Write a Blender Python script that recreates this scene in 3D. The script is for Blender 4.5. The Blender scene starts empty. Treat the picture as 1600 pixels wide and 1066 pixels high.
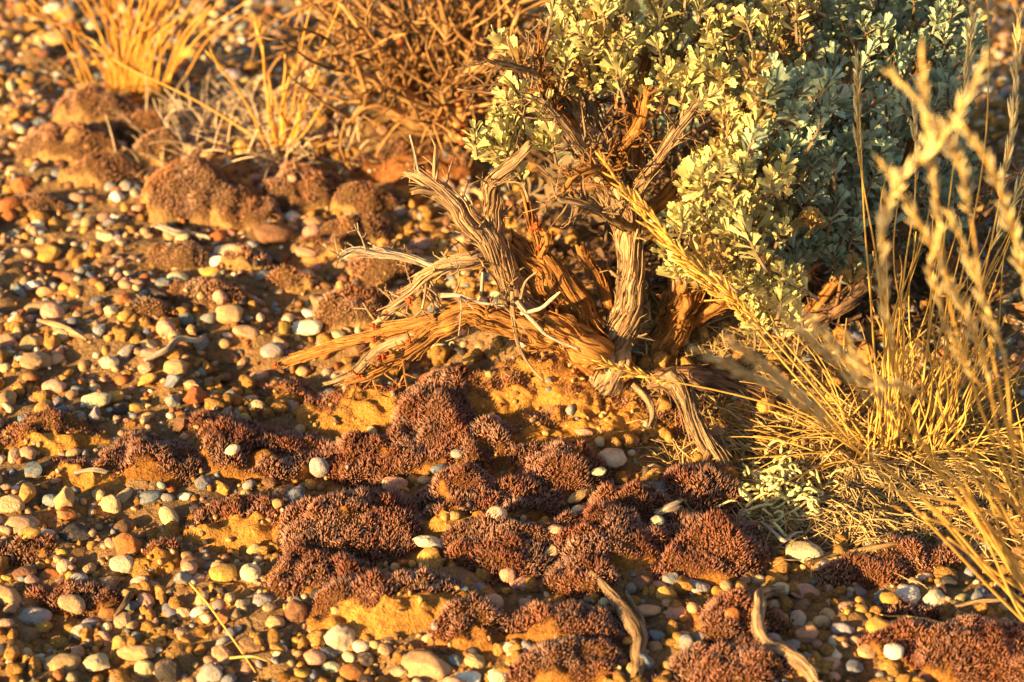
import bpy, math
import numpy as np
from math import radians, sin, cos, pi

# ------------------------------------------------------------------ camera, sky, sun, exposure
scene = bpy.context.scene
COL = scene.collection
PITCH = radians(33.0)
DIST = 1.5
LENS = 85.0
FPX = 1600 * LENS / 36.0
CAM = np.array([0.0, -DIST * cos(PITCH), DIST * sin(PITCH)])
FWD = np.array([0.0, cos(PITCH), -sin(PITCH)])
UP = np.array([0.0, sin(PITCH), cos(PITCH)])
RIGHT = np.array([1.0, 0.0, 0.0])

cd = bpy.data.cameras.new("camera")
cam = bpy.data.objects.new("camera", cd)
COL.objects.link(cam)
cam.location = CAM
cam.rotation_euler = (pi / 2 - PITCH, 0, 0)
cd.lens = LENS
cd.sensor_width = 36.0
cd.clip_start = 0.02
cd.clip_end = 500.0
cd.dof.use_dof = True
cd.dof.focus_distance = 1.35
cd.dof.aperture_fstop = 8.0
scene.camera = cam

SUN_AZ = radians(40.0)      # light travels to +x, turned this far towards +y
SUN_EL = radians(15.0)
sd = bpy.data.lights.new("sun", 'SUN')
sun = bpy.data.objects.new("sun", sd)
COL.objects.link(sun)
sd.energy = 5.0
sd.angle = radians(0.5)
sd.color = (1.0, 0.66, 0.28)
from mathutils import Vector
trav = Vector((cos(SUN_AZ) * cos(SUN_EL), sin(SUN_AZ) * cos(SUN_EL), -sin(SUN_EL)))
sun.rotation_euler = trav.to_track_quat('-Z', 'Y').to_euler()
sun.location = (-3, -2, 2)

world = bpy.data.worlds.new("World")
scene.world = world
world.use_nodes = True
wn = world.node_tree.nodes
sky = wn.new('ShaderNodeTexSky')
sky.sky_type = 'NISHITA'
sky.sun_disc = False
sky.sun_elevation = SUN_EL
sky.sun_rotation = math.atan2(-cos(SUN_AZ), -sin(SUN_AZ))
bg = wn['Background']
bg.inputs['Strength'].default_value = 0.060
world.node_tree.links.new(sky.outputs[0], bg.inputs['Color'])

vs = scene.view_settings
vs.view_transform = 'Standard'
vs.look = 'None'
vs.exposure = 1.85
vs.gamma = 1.0
vs.use_curve_mapping = False
scene.cycles.use_denoising = True
scene.cycles.max_bounces = 5
scene.cycles.diffuse_bounces = 2
scene.cycles.glossy_bounces = 2
scene.cycles.transmission_bounces = 4

# ------------------------------------------------------------------ noise and mesh helpers
rng = np.random.default_rng(11)


def _hash(ix, iy, iz, seed):
    h = (ix.astype(np.int64) * 374761393 + iy.astype(np.int64) * 668265263 + iz.astype(np.int64) * 2147483647 + seed * 1274126177) & 0xFFFFFFFF
    h = ((h ^ (h >> 13)) * 1274126177) & 0xFFFFFFFF
    h = ((h ^ (h >> 16)) * 2246822519) & 0xFFFFFFFF
    h = h ^ (h >> 15)
    return (h & 0xFFFFFF) / float(0xFFFFFF)


def vn(x, y, z=0.0, seed=0):
    """value noise, -1..1"""
    x, y, z = np.broadcast_arrays(np.asarray(x, float), np.asarray(y, float), np.asarray(z, float))
    fx, fy, fz = np.floor(x), np.floor(y), np.floor(z)
    ux, uy, uz = x - fx, y - fy, z - fz
    ux = ux * ux * (3 - 2 * ux); uy = uy * uy * (3 - 2 * uy); uz = uz * uz * (3 - 2 * uz)
    r = 0
    for a in (0, 1):
        wx = ux if a else 1 - ux
        for b in (0, 1):
            wy = uy if b else 1 - uy
            for c in (0, 1):
                wz = uz if c else 1 - uz
                r = r + wx * wy * wz * _hash(fx + a, fy + b, fz + c, seed)
    return r * 2 - 1


def fbm(x, y, z=0.0, seed=0, o=4):
    r, a = 0, 0.5
    for k in range(o):
        s = 2.03 ** k
        r = r + a * vn(np.asarray(x) * s, np.asarray(y) * s, np.asarray(z) * s, seed + k * 17)
        a *= 0.5
    return r


def norm(v):
    return v / np.maximum(np.linalg.norm(v, axis=-1, keepdims=True), 1e-12)


def sstep(a, b, x):
    t = np.clip((x - a) / (b - a), 0, 1)
    return t * t * (3 - 2 * t)


def ray(px, py):
    return FWD + RIGHT * ((px - 800.0) / FPX) + UP * ((533.0 - py) / FPX)


def at(px, py, Y):
    """the world point seen at a photograph pixel, on the upright plane y = Y"""
    d = ray(px, py)
    return CAM + d * ((Y - CAM[1]) / d[1])


def flat(px, py, z=0.0):
    d = ray(px, py)
    return CAM + d * ((z - CAM[2]) / d[2])


def mpp(p):
    return float(np.dot(np.asarray(p) - CAM, FWD)) / FPX


def proj(p):
    q = np.asarray(p) - CAM
    d = q @ FWD
    return 800 + FPX * (q @ RIGHT) / d, 533 - FPX * (q @ UP) / d, d


MOUNDS = []     # centre, radii, height


def mound_at(px, py, rx, ry, h):
    g = flat(px, py)
    MOUNDS.append((g[0], g[1], rx, ry, h))


mound_at(960, 540, 0.105, 0.075, 0.034)
mound_at(820, 600, 0.05, 0.04, 0.010)
mound_at(640, 225, 0.085, 0.055, 0.030)
mound_at(1330, 480, 0.16, 0.10, 0.022)
mound_at(330, 270, 0.10, 0.06, 0.015)
mound_at(705, 575, 0.03, 0.022, -0.012)
mound_at(420, 590, 0.08, 0.033, -0.010)
mound_at(600, 950, 0.09, 0.03, 0.004)


def hgt_exact(x, y):
    x = np.asarray(x, float); y = np.asarray(y, float)
    fine = 1.0 / (1.0 + (x * x + y * y) * 0.02)
    z = 0.011 * fbm(x * 8, y * 8, 0, 3, 3) + fine * (0.0085 * fbm(x * 34, y * 34, 0, 5, 3) + 0.0026 * vn(x * 150, y * 150, 0, 8))
    for (cx, cy, a, b, h) in MOUNDS:
        z = z + h * np.exp(-(((x - cx) / a) ** 2 + ((y - cy) / b) ** 2))
    return z


_HX = np.arange(-1.3, 1.3, 0.0025); _HY = np.arange(-1.2, 1.3, 0.0025)
_HG = hgt_exact(*np.meshgrid(_HX, _HY))


def hgt(x, y):
    """height of the ground, read off a fine grid near the camera"""
    if np.size(x) == 1:
        x = float(np.ravel(x)[0]); y = float(np.ravel(y)[0])
        u = (x + 1.3) / 0.0025; v = (y + 1.2) / 0.0025
        i, j = int(u), int(v)
        if 0 <= i < len(_HX) - 1 and 0 <= j < len(_HY) - 1 and u >= 0 and v >= 0:
            u -= i; v -= j
            return (_HG[j, i] * (1 - u) + _HG[j, i + 1] * u) * (1 - v) + (_HG[j + 1, i] * (1 - u) + _HG[j + 1, i + 1] * u) * v
        return float(hgt_exact(x, y))
    return hgt_exact(x, y)


def ground(px, py):
    z = 0.0
    for _ in range(5):
        p = flat(px, py, z)
        z = float(hgt(p[0], p[1]))
    p = flat(px, py, z)
    return p


def mesh_from(name, V, faces, col=None, grain=None, smooth=True):
    V = np.ascontiguousarray(V, dtype=np.float32)
    me = bpy.data.meshes.new(name)
    if not isinstance(faces, (list, tuple)):
        faces = [faces]
    faces = [np.asarray(f) for f in faces if len(f)]
    nl = sum(f.size for f in faces)
    npoly = sum(len(f) for f in faces)
    me.vertices.add(len(V)); me.vertices.foreach_set("co", V.ravel())
    me.loops.add(nl)
    me.loops.foreach_set("vertex_index", np.concatenate([f.ravel() for f in faces]).astype(np.int32))
    me.polygons.add(npoly)
    st, o = [], 0
    for f in faces:
        k = f.shape[1]
        st.append(o + np.arange(len(f)) * k)
        o += f.size
    me.polygons.foreach_set("loop_start", np.concatenate(st).astype(np.int32))
    me.polygons.foreach_set("use_smooth", np.full(npoly, smooth, dtype=bool))
    me.update(calc_edges=True)
    if col is not None:
        a = me.attributes.new("tint", 'FLOAT_COLOR', 'POINT')
        c = np.ones((len(V), 4), dtype=np.float32); c[:, :3] = col
        a.data.foreach_set("color", c.ravel())
    if grain is not None:
        a = me.attributes.new("grain", 'FLOAT_VECTOR', 'POINT')
        a.data.foreach_set("vector", np.ascontiguousarray(grain, dtype=np.float32).ravel())
    return me


ORG = {}


def link(name, data, origin, parent=None, mat=None):
    o = bpy.data.objects.new(name, data)
    COL.objects.link(o)
    origin = np.asarray(origin, float)
    if parent is not None:
        o.parent = parent
        o.location = origin - ORG[parent.name]
    else:
        o.location = origin
    ORG[o.name] = origin
    if mat is not None and data is not None and len(data.materials) == 0:
        data.materials.append(mat)
    return o


def build(name, V, faces, mat, parent=None, origin=None, col=None, grain=None, smooth=True, kind=None):
    if origin is None:
        origin = ORG[parent.name] if parent is not None else np.zeros(3)
    me = mesh_from(name, np.asarray(V) - np.asarray(origin), faces, col, grain, smooth)
    o = link(name, me, origin, parent, mat)
    if kind:
        o["kind"] = kind
    return o


def tag(o, label, cat, group=None, kind=None):
    o["label"] = label
    o["category"] = cat
    if group: o["group"] = group
    if kind: o["kind"] = kind
    return o


def empty(name, loc):
    return link(name, None, loc)


class Bag:
    """collects pieces of ONE part"""
    def __init__(s):
        s.V, s.F, s.C, s.G, s.n = [], {3: [], 4: []}, [], [], 0

    def add(s, V, F, C, G=None):
        V = np.asarray(V)
        s.V.append(V)
        for f in (F if isinstance(F, (list, tuple)) else [F]):
            f = np.asarray(f)
            if len(f):
                s.F[f.shape[1]].append(f + s.n)
        s.C.append(np.broadcast_to(np.asarray(C, float), (len(V), 3)))
        s.G.append(np.zeros((len(V), 3)) if G is None else G)
        s.n += len(V)

    def build(s, name, mat, parent=None, origin=None, kind=None, smooth=True):
        if not s.V:
            return None
        fs = [np.concatenate(s.F[k]) for k in (3, 4) if s.F[k]]
        return build(name, np.concatenate(s.V), fs, mat, parent, origin, np.concatenate(s.C), np.concatenate(s.G), smooth, kind)


def spline(P, n):
    """Catmull-Rom through rows of P (any width)"""
    P = np.asarray(P, float)
    if len(P) == 2:
        t = np.linspace(0, 1, n)[:, None]
        return P[0] * (1 - t) + P[1] * t
    Q = np.vstack([2 * P[0] - P[1], P, 2 * P[-1] - P[-2]])
    seg = np.linalg.norm(np.diff(P[:, :3], axis=0), axis=1)
    s = np.concatenate([[0], np.cumsum(seg)]) / seg.sum()
    u = np.linspace(0, 1, n)
    i = np.clip(np.searchsorted(s, u, side='right') - 1, 0, len(P) - 2)
    t = ((u - s[i]) / np.maximum(s[i + 1] - s[i], 1e-9))[:, None]
    a, b, c, d = Q[i], Q[i + 1], Q[i + 2], Q[i + 3]
    return 0.5 * ((2 * b) + (c - a) * t + (2 * a - 5 * b + 4 * c - d) * t * t + (3 * b - a - 3 * c + d) * t ** 3)


def frames(P):
    T = norm(np.gradient(P, axis=0))
    ref = np.array([0.3, 0.2, 1.0]) if abs(T[0][2]) < 0.9 else np.array([1.0, 0.1, 0])
    N = np.zeros_like(P)
    n = ref - T[0] * np.dot(ref, T[0])
    N[0] = n / np.linalg.norm(n)
    for i in range(1, len(P)):
        n = N[i - 1] - T[i] * np.dot(N[i - 1], T[i])
        N[i] = n / max(np.linalg.norm(n), 1e-9)
    return T, N, np.cross(T, N)


def tube_faces(n, k, cap=True):
    i = np.arange(n - 1)[:, None]; j = np.arange(k)[None]
    a = i * k + j; b = i * k + (j + 1) % k
    F4 = np.stack([a, b, b + k, a + k], -1).reshape(-1, 4)
    F = [F4]
    if cap:
        j = np.arange(k)
        top = n * k; bot = n * k + 1
        F.append(np.concatenate([np.stack([(n - 1) * k + j, (n - 1) * k + (j + 1) % k, np.full(k, top)], -1),
                                 np.stack([(j + 1) % k, j, np.full(k, bot)], -1)]))
    return F


def stick(P, R, k=5, col=(0.3, 0.2, 0.1), bag=None, col2=None):
    """thin smooth tube"""
    P = np.asarray(P, float); R = np.broadcast_to(np.asarray(R, float), (len(P),))
    T, N, B = frames(P)
    a = np.arange(k) * 2 * pi / k
    V = P[:, None] + R[:, None, None] * (np.cos(a)[None, :, None] * N[:, None] + np.sin(a)[None, :, None] * B[:, None])
    V = np.vstack([V.reshape(-1, 3), P[-1], P[0]])
    C = np.asarray(col, float)
    if col2 is not None:
        t = np.linspace(0, 1, len(P))[:, None]
        c = C * (1 - t) + np.asarray(col2) * t
        C = np.vstack([np.repeat(c, k, 0), c[-1], c[0]])
    L = np.concatenate([[0], np.cumsum(np.linalg.norm(np.diff(P, axis=0), axis=1))])
    G = np.zeros((len(P), k, 3))
    G[..., 0] = R[:, None] * np.cos(a); G[..., 1] = R[:, None] * np.sin(a); G[..., 2] = L[:, None]
    G = np.vstack([G.reshape(-1, 3), [0, 0, L[-1]], [0, 0, 0]])
    F = tube_faces(len(P), k)
    if bag is not None:
        bag.add(V, F, C, G)
    return V, F, C, G


# ------------------------------------------------------------------ materials
def nt(name):
    m = bpy.data.materials.new(name)
    m.use_nodes = True
    t = m.node_tree
    b = t.nodes['Principled BSDF']
    b.inputs['Specular IOR Level'].default_value = 0.25
    return m, t, b


def N(t, typ, **kw):
    n = t.nodes.new(typ)
    for k, v in kw.items():
        if isinstance(v, tuple) or not hasattr(n, k):
            n.inputs[k.replace('_', ' ')].default_value = v
        else:
            setattr(n, k, v)
    return n


def noise(t, vec, scale, detail=4.0, rough=0.6):
    n = t.nodes.new('ShaderNodeTexNoise')
    n.inputs['Scale'].default_value = scale
    n.inputs['Detail'].default_value = detail
    n.inputs['Roughness'].default_value = rough
    if vec is not None:
        t.links.new(vec, n.inputs['Vector'])
    return n.outputs['Fac']


def ramp(t, fac, stops):
    r = t.nodes.new('ShaderNodeValToRGB')
    e = r.color_ramp.elements
    while len(e) < len(stops):
        e.new(0.5)
    for q, (p, c) in zip(e, stops):
        q.position = p
        q.color = (*c, 1) if len(c) == 3 else c
    t.links.new(fac, r.inputs['Fac'])
    return r.outputs['Color']


def mix(t, fac, a, b, mode='MIX'):
    m = t.nodes.new('ShaderNodeMix')
    m.data_type = 'RGBA'
    m.blend_type = mode
    for s, v in ((m.inputs[0], fac), (m.inputs[6], a), (m.inputs[7], b)):
        if isinstance(v, (int, float)):
            s.default_value = v
        elif isinstance(v, tuple):
            s.default_value = (*v, 1)
        else:
            t.links.new(v, s)
    return m.outputs[2]


def attr(t, name, typ='GEOMETRY', out='Color'):
    a = t.nodes.new('ShaderNodeAttribute')
    a.attribute_type = typ
    a.attribute_name = name
    return a.outputs[out]


def bump(t, b, h, strength, dist):
    n = t.nodes.new('ShaderNodeBump')
    n.inputs['Strength'].default_value = strength
    n.inputs['Distance'].default_value = dist
    t.links.new(h, n.inputs['Height'])
    t.links.new(n.outputs[0], b.inputs['Normal'])


def mathn(t, op, a, b):
    m = t.nodes.new('ShaderNodeMath'); m.operation = op
    for s, v in ((m.inputs[0], a), (m.inputs[1], b)):
        if isinstance(v, (int, float)): s.default_value = v
        else: t.links.new(v, s)
    return m.outputs[0]


def pos(t):
    g = t.nodes.new('ShaderNodeNewGeometry')
    return g.outputs['Position']


SOIL = (0.46, 0.26, 0.095)


def mat_soil(name, use_tint):
    m, t, b = nt(name)
    p = pos(t)
    n1 = noise(t, p, 22, 5)
    n2 = noise(t, p, 260, 5, 0.7)
    n3 = noise(t, p, 900, 3, 0.7)
    base = ramp(t, n1, [(0.3, (0.25, 0.165, 0.09)), (0.5, (0.38, 0.225, 0.095)), (0.72, (0.52, 0.27, 0.08))])
    if use_tint:
        base = mix(t, 1.0, attr(t, 'tint'), mix(t, 0.5, (1, 1, 1), ramp(t, n1, [(0.3, (0.7, 0.7, 0.72)), (0.7, (1.25, 1.2, 1.1))])), 'MULTIPLY')
    grains = ramp(t, n2, [(0.25, (0.5, 0.47, 0.45)), (0.5, (0.95, 0.95, 0.95)), (0.78, (1.3, 1.3, 1.28))])
    c = mix(t, 0.85, base, grains, 'MULTIPLY')
    v = t.nodes.new('ShaderNodeTexVoronoi'); v.inputs['Scale'].default_value = 520
    t.links.new(p, v.inputs['Vector'])
    gm = mix(t, 0.6, c, ramp(t, v.outputs['Distance'], [(0.15, (1.15, 1.15, 1.15)), (0.6, (0.72, 0.7, 0.68))]), 'MULTIPLY')
    t.links.new(gm, b.inputs['Base Color'])
    b.inputs['Roughness'].default_value = 0.95
    b.inputs['Specular IOR Level'].default_value = 0.1
    h = mathn(t, 'ADD', mathn(t, 'MULTIPLY', n2, 1.0), mathn(t, 'MULTIPLY', n3, 0.45))
    bump(t, b, mathn(t, 'ADD', h, mathn(t, 'MULTIPLY', noise(t, p, 110, 3, 0.6), 1.6)), 1.0, 0.004)
    return m


def mat_stone(name, per_object):
    m, t, b = nt(name)
    p = pos(t)
    if per_object:
        oi = t.nodes.new('ShaderNodeObjectInfo')
        c0 = oi.outputs['Color']
    else:
        c0 = attr(t, 'tint')
    n1 = noise(t, p, 90, 4)
    n2 = noise(t, p, 520, 4, 0.7)
    n3 = noise(t, p, 1500, 2, 0.6)
    c = mix(t, 0.8, c0, ramp(t, n1, [(0.28, (0.62, 0.6, 0.62)), (0.5, (1, 1, 1)), (0.72, (1.35, 1.28, 1.18))]), 'MULTIPLY')
    c = mix(t, 0.7, c, ramp(t, n2, [(0.3, (0.55, 0.5, 0.47)), (0.45, (1, 1, 1)), (0.65, (1.05, 1.05, 1.05)), (0.75, (1.4, 1.35, 1.3))]), 'MULTIPLY')
    dust = ramp(t, noise(t, p, 60, 5, 0.7), [(0.52, (0, 0, 0)), (0.66, (0.6, 0.6, 0.6))])
    c = mix(t, dust, c, mix(t, 1.0, (0.46, 0.27, 0.10), ramp(t, n2, [(0.3, (0.6, 0.6, 0.6)), (0.7, (1.3, 1.3, 1.3))]), 'MULTIPLY'))
    t.links.new(c, b.inputs['Base Color'])
    b.inputs['Roughness'].default_value = 0.72
    b.inputs['Specular IOR Level'].default_value = 0.3
    bump(t, b, mathn(t, 'ADD', n2, mathn(t, 'MULTIPLY', n3, 0.5)), 0.9, 0.0014)
    return m


def mat_wood(name):
    m, t, b = nt(name)
    g = attr(t, 'grain', out='Vector')
    mp = t.nodes.new('ShaderNodeMapping')
    mp.inputs['Scale'].default_value = (1, 1, 0.06)
    t.links.new(g, mp.inputs['Vector'])
    mp2 = t.nodes.new('ShaderNodeMapping')
    mp2.inputs['Scale'].default_value = (1, 1, 0.12)
    t.links.new(g, mp2.inputs['Vector'])
    f1 = noise(t, mp.outputs[0], 420, 5, 0.65)
    f2 = noise(t, mp2.outputs[0], 1100, 3, 0.6)
    big = noise(t, pos(t), 70, 4, 0.6)
    c = mix(t, 1.0, attr(t, 'tint'), ramp(t, big, [(0.28, (0.62, 0.62, 0.66)), (0.5, (1, 1, 1)), (0.72, (1.25, 1.1, 0.9))]), 'MULTIPLY')
    c = mix(t, 0.95, c, ramp(t, f1, [(0.34, (0.16, 0.13, 0.11)), (0.45, (0.72, 0.7, 0.66)), (0.58, (1.08, 1.06, 1.03)), (0.75, (1.35, 1.3, 1.22))]), 'MULTIPLY')
    c = mix(t, 0.7, c, ramp(t, f2, [(0.33, (0.45, 0.42, 0.38)), (0.5, (1, 1, 1)), (0.7, (1.2, 1.2, 1.2))]), 'MULTIPLY')
    t.links.new(c, b.inputs['Base Color'])
    b.inputs['Roughness'].default_value = 0.85
    b.inputs['Specular IOR Level'].default_value = 0.15
    bump(t, b, mathn(t, 'ADD', f1, mathn(t, 'MULTIPLY', f2, 0.5)), 1.0, 0.0022)
    return m


def mat_tint(name, rough=0.7, trans=0.0, var=0.4, scale=300, bumpd=0.0003):
    m, t, b = nt(name)
    p = pos(t)
    n = noise(t, p, scale, 3)
    c = mix(t, var, attr(t, 'tint'), ramp(t, n, [(0.3, (0.6, 0.6, 0.6)), (0.5, (1, 1, 1)), (0.7, (1.3, 1.3, 1.3))]), 'MULTIPLY')
    t.links.new(c, b.inputs['Base Color'])
    b.inputs['Roughness'].default_value = rough
    b.inputs['Specular IOR Level'].default_value = 0.2
    bump(t, b, n, 0.6, bumpd)
    if trans > 0:
        tr = t.nodes.new('ShaderNodeBsdfTranslucent')
        t.links.new(c, tr.inputs['Color'])
        ms = t.nodes.new('ShaderNodeMixShader')
        ms.inputs[0].default_value = trans
        t.links.new(b.outputs[0], ms.inputs[1])
        t.links.new(tr.outputs[0], ms.inputs[2])
        t.links.new(ms.outputs[0], t.nodes['Material Output'].inputs['Surface'])
    return m


M_GROUND = mat_soil("gritty_soil", False)
M_CRUST = mat_soil("crust_soil", True)
M_STONE = mat_stone("pebble_stone", True)
M_GRAVEL = mat_stone("gravel_stone", False)
M_WOOD = mat_wood("weathered_wood")
M_MOSS = mat_tint("moss_shoots", 0.8, 0.12, 0.3, 400)
M_LEAF = mat_tint("sage_leaf", 0.65, 0.14, 0.25, 260)
M_GRASS = mat_tint("dry_grass", 0.5, 0.18, 0.3, 200)
M_LICHEN = mat_tint("lichen", 0.85, 0.0, 0.6, 900, 0.0008)

# ------------------------------------------------------------------ ground: one sheet, fine in view, coarse to the horizon
def axis(lo, hi, step, far):
    mid = np.arange(lo, hi + step * 0.5, step)
    out, s, x = [], step, hi
    while x < far:
        s *= 1.35; x += s; out.append(x)
    up = np.array(out)
    out, s, x = [], step, lo
    while x > -far:
        s *= 1.35; x -= s; out.append(x)
    return np.concatenate([np.array(out)[::-1], mid, up])


gx = axis(-0.62, 0.62, 0.005, 120.0)
gy = axis(-0.44, 0.72, 0.005, 120.0)
X, Y = np.meshgrid(gx, gy)
V = np.stack([X, Y, hgt(X, Y)], -1).reshape(-1, 3)
i = np.arange(len(gy) - 1)[:, None]; j = np.arange(len(gx) - 1)[None]
a = i * len(gx) + j
F = np.stack([a, a + 1, a + 1 + len(gx), a + len(gx)], -1).reshape(-1, 4)
g = build("ground", V, F, M_GROUND)
g["kind"] = "structure"
g["label"] = "gritty ochre desert soil"

# ------------------------------------------------------------------ moss cushions
CUSH = []       # ground ellipses, used to keep pebbles off
MOSS_A = np.array([0.030, 0.012, 0.008])
MOSS_B = np.array([0.27, 0.090, 0.044])
MOSS_T = np.array([0.66, 0.46, 0.34])


def cushion(name, label, cat, group, px, py, rx, ry, H, bare=0.3, moss=1.0, dens=1.0, rot=0.0, seed=0, tint=(0.50, 0.28, 0.095), mossmul=(1, 1, 1), shoot=1.0, lumpy=0.5, fuzz=0):
    """H in mm; bare: how much of the camera-side flank is naked soil"""
    r_ = np.random.default_rng(500 + seed)
    H = H / 1000.0
    c = ground(px, py + 0.25 * ry)
    m = mpp(c)
    el = math.asin((CAM[2] - c[2]) / np.linalg.norm(CAM - c))
    A = rx * m * (1.0 if fuzz else 1.24); H = H * (0.95 if fuzz else 0.6)
    B = max((ry * m - 0.35 * H * cos(el)) / sin(el), 0.45 * A)
    nr, na = (21, 66) if not fuzz else (15, 50)
    rho = np.linspace(0, 1, nr + 1)[1:] ** 0.85
    th = np.arange(na) * 2 * pi / na
    TH, RH = np.meshgrid(th, rho)
    R = 1 + 0.24 * vn(np.cos(TH) * 1.5 + seed * 3.1, np.sin(TH) * 1.5, RH * 1.5, 31) + 0.10 * vn(np.cos(TH) * 3.5 + seed, np.sin(TH) * 3.5, RH * 4, 37)
    lx = A * R * RH * np.cos(TH); ly = B * R * RH * np.sin(TH)
    cr, sr = cos(radians(rot)), sin(radians(rot))
    x = c[0] + lx * cr - ly * sr; y = c[1] + lx * sr + ly * cr
    lump = fbm(x * 52, y * 52, seed, 41, 3)
    fine = vn(x * 260, y * 260, seed, 43)
    edge = 1 - RH ** 7
    prof = np.power(np.clip(1 - RH ** 2.1, 0, 1), 0.72) * (1 + lumpy * lump)
    z = hgt(x, y) + H * prof + (0.0018 * fine + 0.0022 * vn(x * 130, y * 130, seed, 47)) * edge - 0.005 * RH ** 9
    # crumbly flanks: push the surface about sideways too
    wob = (0.0022 * (0.3 + RH)) * edge
    x = x + wob * fbm(x * 150, y * 150, z * 150 + seed, 141, 2) * 1.6
    y = y + wob * fbm(x * 150 + 9, y * 150, z * 150 + seed, 143, 2) * 1.6
    V = np.vstack([np.stack([x, y, z], -1).reshape(-1, 3), [c[0], c[1], hgt(c[0], c[1]) + H]])
    i = np.arange(nr - 1)[:, None]; j = np.arange(na)[None]
    a_ = i * na + j; b_ = i * na + (j + 1) % na
    F4 = np.stack([a_, b_, b_ + na, a_ + na], -1).reshape(-1, 4)
    F3 = np.stack([np.full(na, nr * na), np.arange(na), (np.arange(na) + 1) % na], -1)
    front = -np.sin(TH) * RH
    mk = 0.72 + 1.1 * fbm(x * 55, y * 55, seed * 2 + 1, 53, 4) - bare * (1.35 * front + 0.35) - 0.6 * sstep(0.72, 1.0, RH)
    mk = sstep(0.05, 0.3, mk) * moss
    mk = np.append(mk.ravel(), 1.0 * moss * (bare < 1))
    tv = np.asarray(tint) * (1 + 0.25 * vn(V[:, 0] * 60, V[:, 1] * 60, seed, 59))[:, None]
    C = tv * (1 - 0.75 * mk[:, None]) + 0.75 * MOSS_A * 1.6 * mk[:, None]
    root = empty(name, c)
    tag(root, label, cat, group)
    build("soil_mound", V, [F4, F3], M_CRUST, root, col=C)
    CUSH.append((c[0], c[1], A, B, radians(rot), H, bare))
    # shoots
    T3 = np.concatenate([F4[:, [0, 1, 2]], F4[:, [0, 2, 3]], F3])
    P0, P1, P2 = V[T3[:, 0]], V[T3[:, 1]], V[T3[:, 2]]
    nn = np.cross(P1 - P0, P2 - P0)
    ar = np.linalg.norm(nn, axis=1) / 2
    w = ar * mk[T3].mean(1)
    n = int(w.sum() * 0.86e6 * dens)
    if n < 20:
        return root
    k = r_.choice(len(T3), n, p=w / w.sum())
    u, v = r_.random(n), r_.random(n)
    f = u + v > 1
    u[f] = 1 - u[f]; v[f] = 1 - v[f]
    P = P0[k] * (1 - u - v)[:, None] + P1[k] * u[:, None] + P2[k] * v[:, None]
    nor = norm(nn[k])
    nor[nor[:, 2] < 0] *= -1
    d = norm(nor * 0.75 + np.array([0, 0, 0.5]) + r_.normal(0, 0.13, (n, 3)) + 0.22 * np.stack([vn(P[:, 0] * 140, P[:, 1] * 140, q * 5.0, 63) for q in range(3)], -1))
    tall = (0.5 + 0.5 * mk[T3].mean(1)[k]) * (0.75 + 0.35 * vn(P[:, 0] * 110, P[:, 1] * 110, 3, 61))
    L = r_.uniform(0.0034, 0.0064, n) * tall * shoot
    W = r_.uniform(0.00031, 0.00047, n) * shoot / math.sqrt(min(dens, 1.0))
    s = norm(np.cross(d, r_.normal(0, 1, (n, 3))))
    q = np.cross(d, s)
    ang = np.arange(3) * 2 * pi / 3
    ringd = np.cos(ang)[None, :, None] * s[:, None] + np.sin(ang)[None, :, None] * q[:, None]
    P = P - d * 0.0006
    bend = r_.normal(0, 0.12, (n, 3))
    b0 = P[:, None]
    b1 = (P + (d + bend * 0.3) * (L * 0.42)[:, None])[:, None] + ringd * W[:, None, None]
    tip = (P + (d + bend) * L[:, None])[:, None]
    VV = np.concatenate([b0, b1, tip], 1).reshape(-1, 3)
    base = (np.arange(n) * 5)[:, None]
    tri = np.array([[0, 2, 1], [0, 3, 2], [0, 1, 3], [1, 2, 4], [2, 3, 4], [3, 1, 4]])
    FF = (base[:, None] + tri[None]).reshape(-1, 3)
    pv = (1 + 0.35 * vn(P[:, 0] * 90, P[:, 1] * 90, seed, 67))[:, None] * r_.uniform(0.7, 1.3, (n, 1)) * np.asarray(mossmul)
    tipc = np.clip(0.6 + 0.6 * vn(P[:, 0] * 70, P[:, 1] * 70, seed, 71) + r_.normal(0, .15, n), 0.05, 1)[:, None]
    cb = MOSS_A * pv; cm = MOSS_B * pv
    ct = MOSS_B * 1.4 * pv * (1 - tipc) + MOSS_T * tipc * np.clip(pv, 0.7, 1.25)
    CC = np.concatenate([cb[:, None], np.repeat(cm[:, None], 3, 1), ct[:, None]], 1).reshape(-1, 3)
    build("moss_shoots", VV, FF, M_MOSS, root, col=CC, kind="stuff")
    return root


NEAR = "moss cushions round the sagebrush roots"
FARG = "moss cushions on the far gravel"
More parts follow.
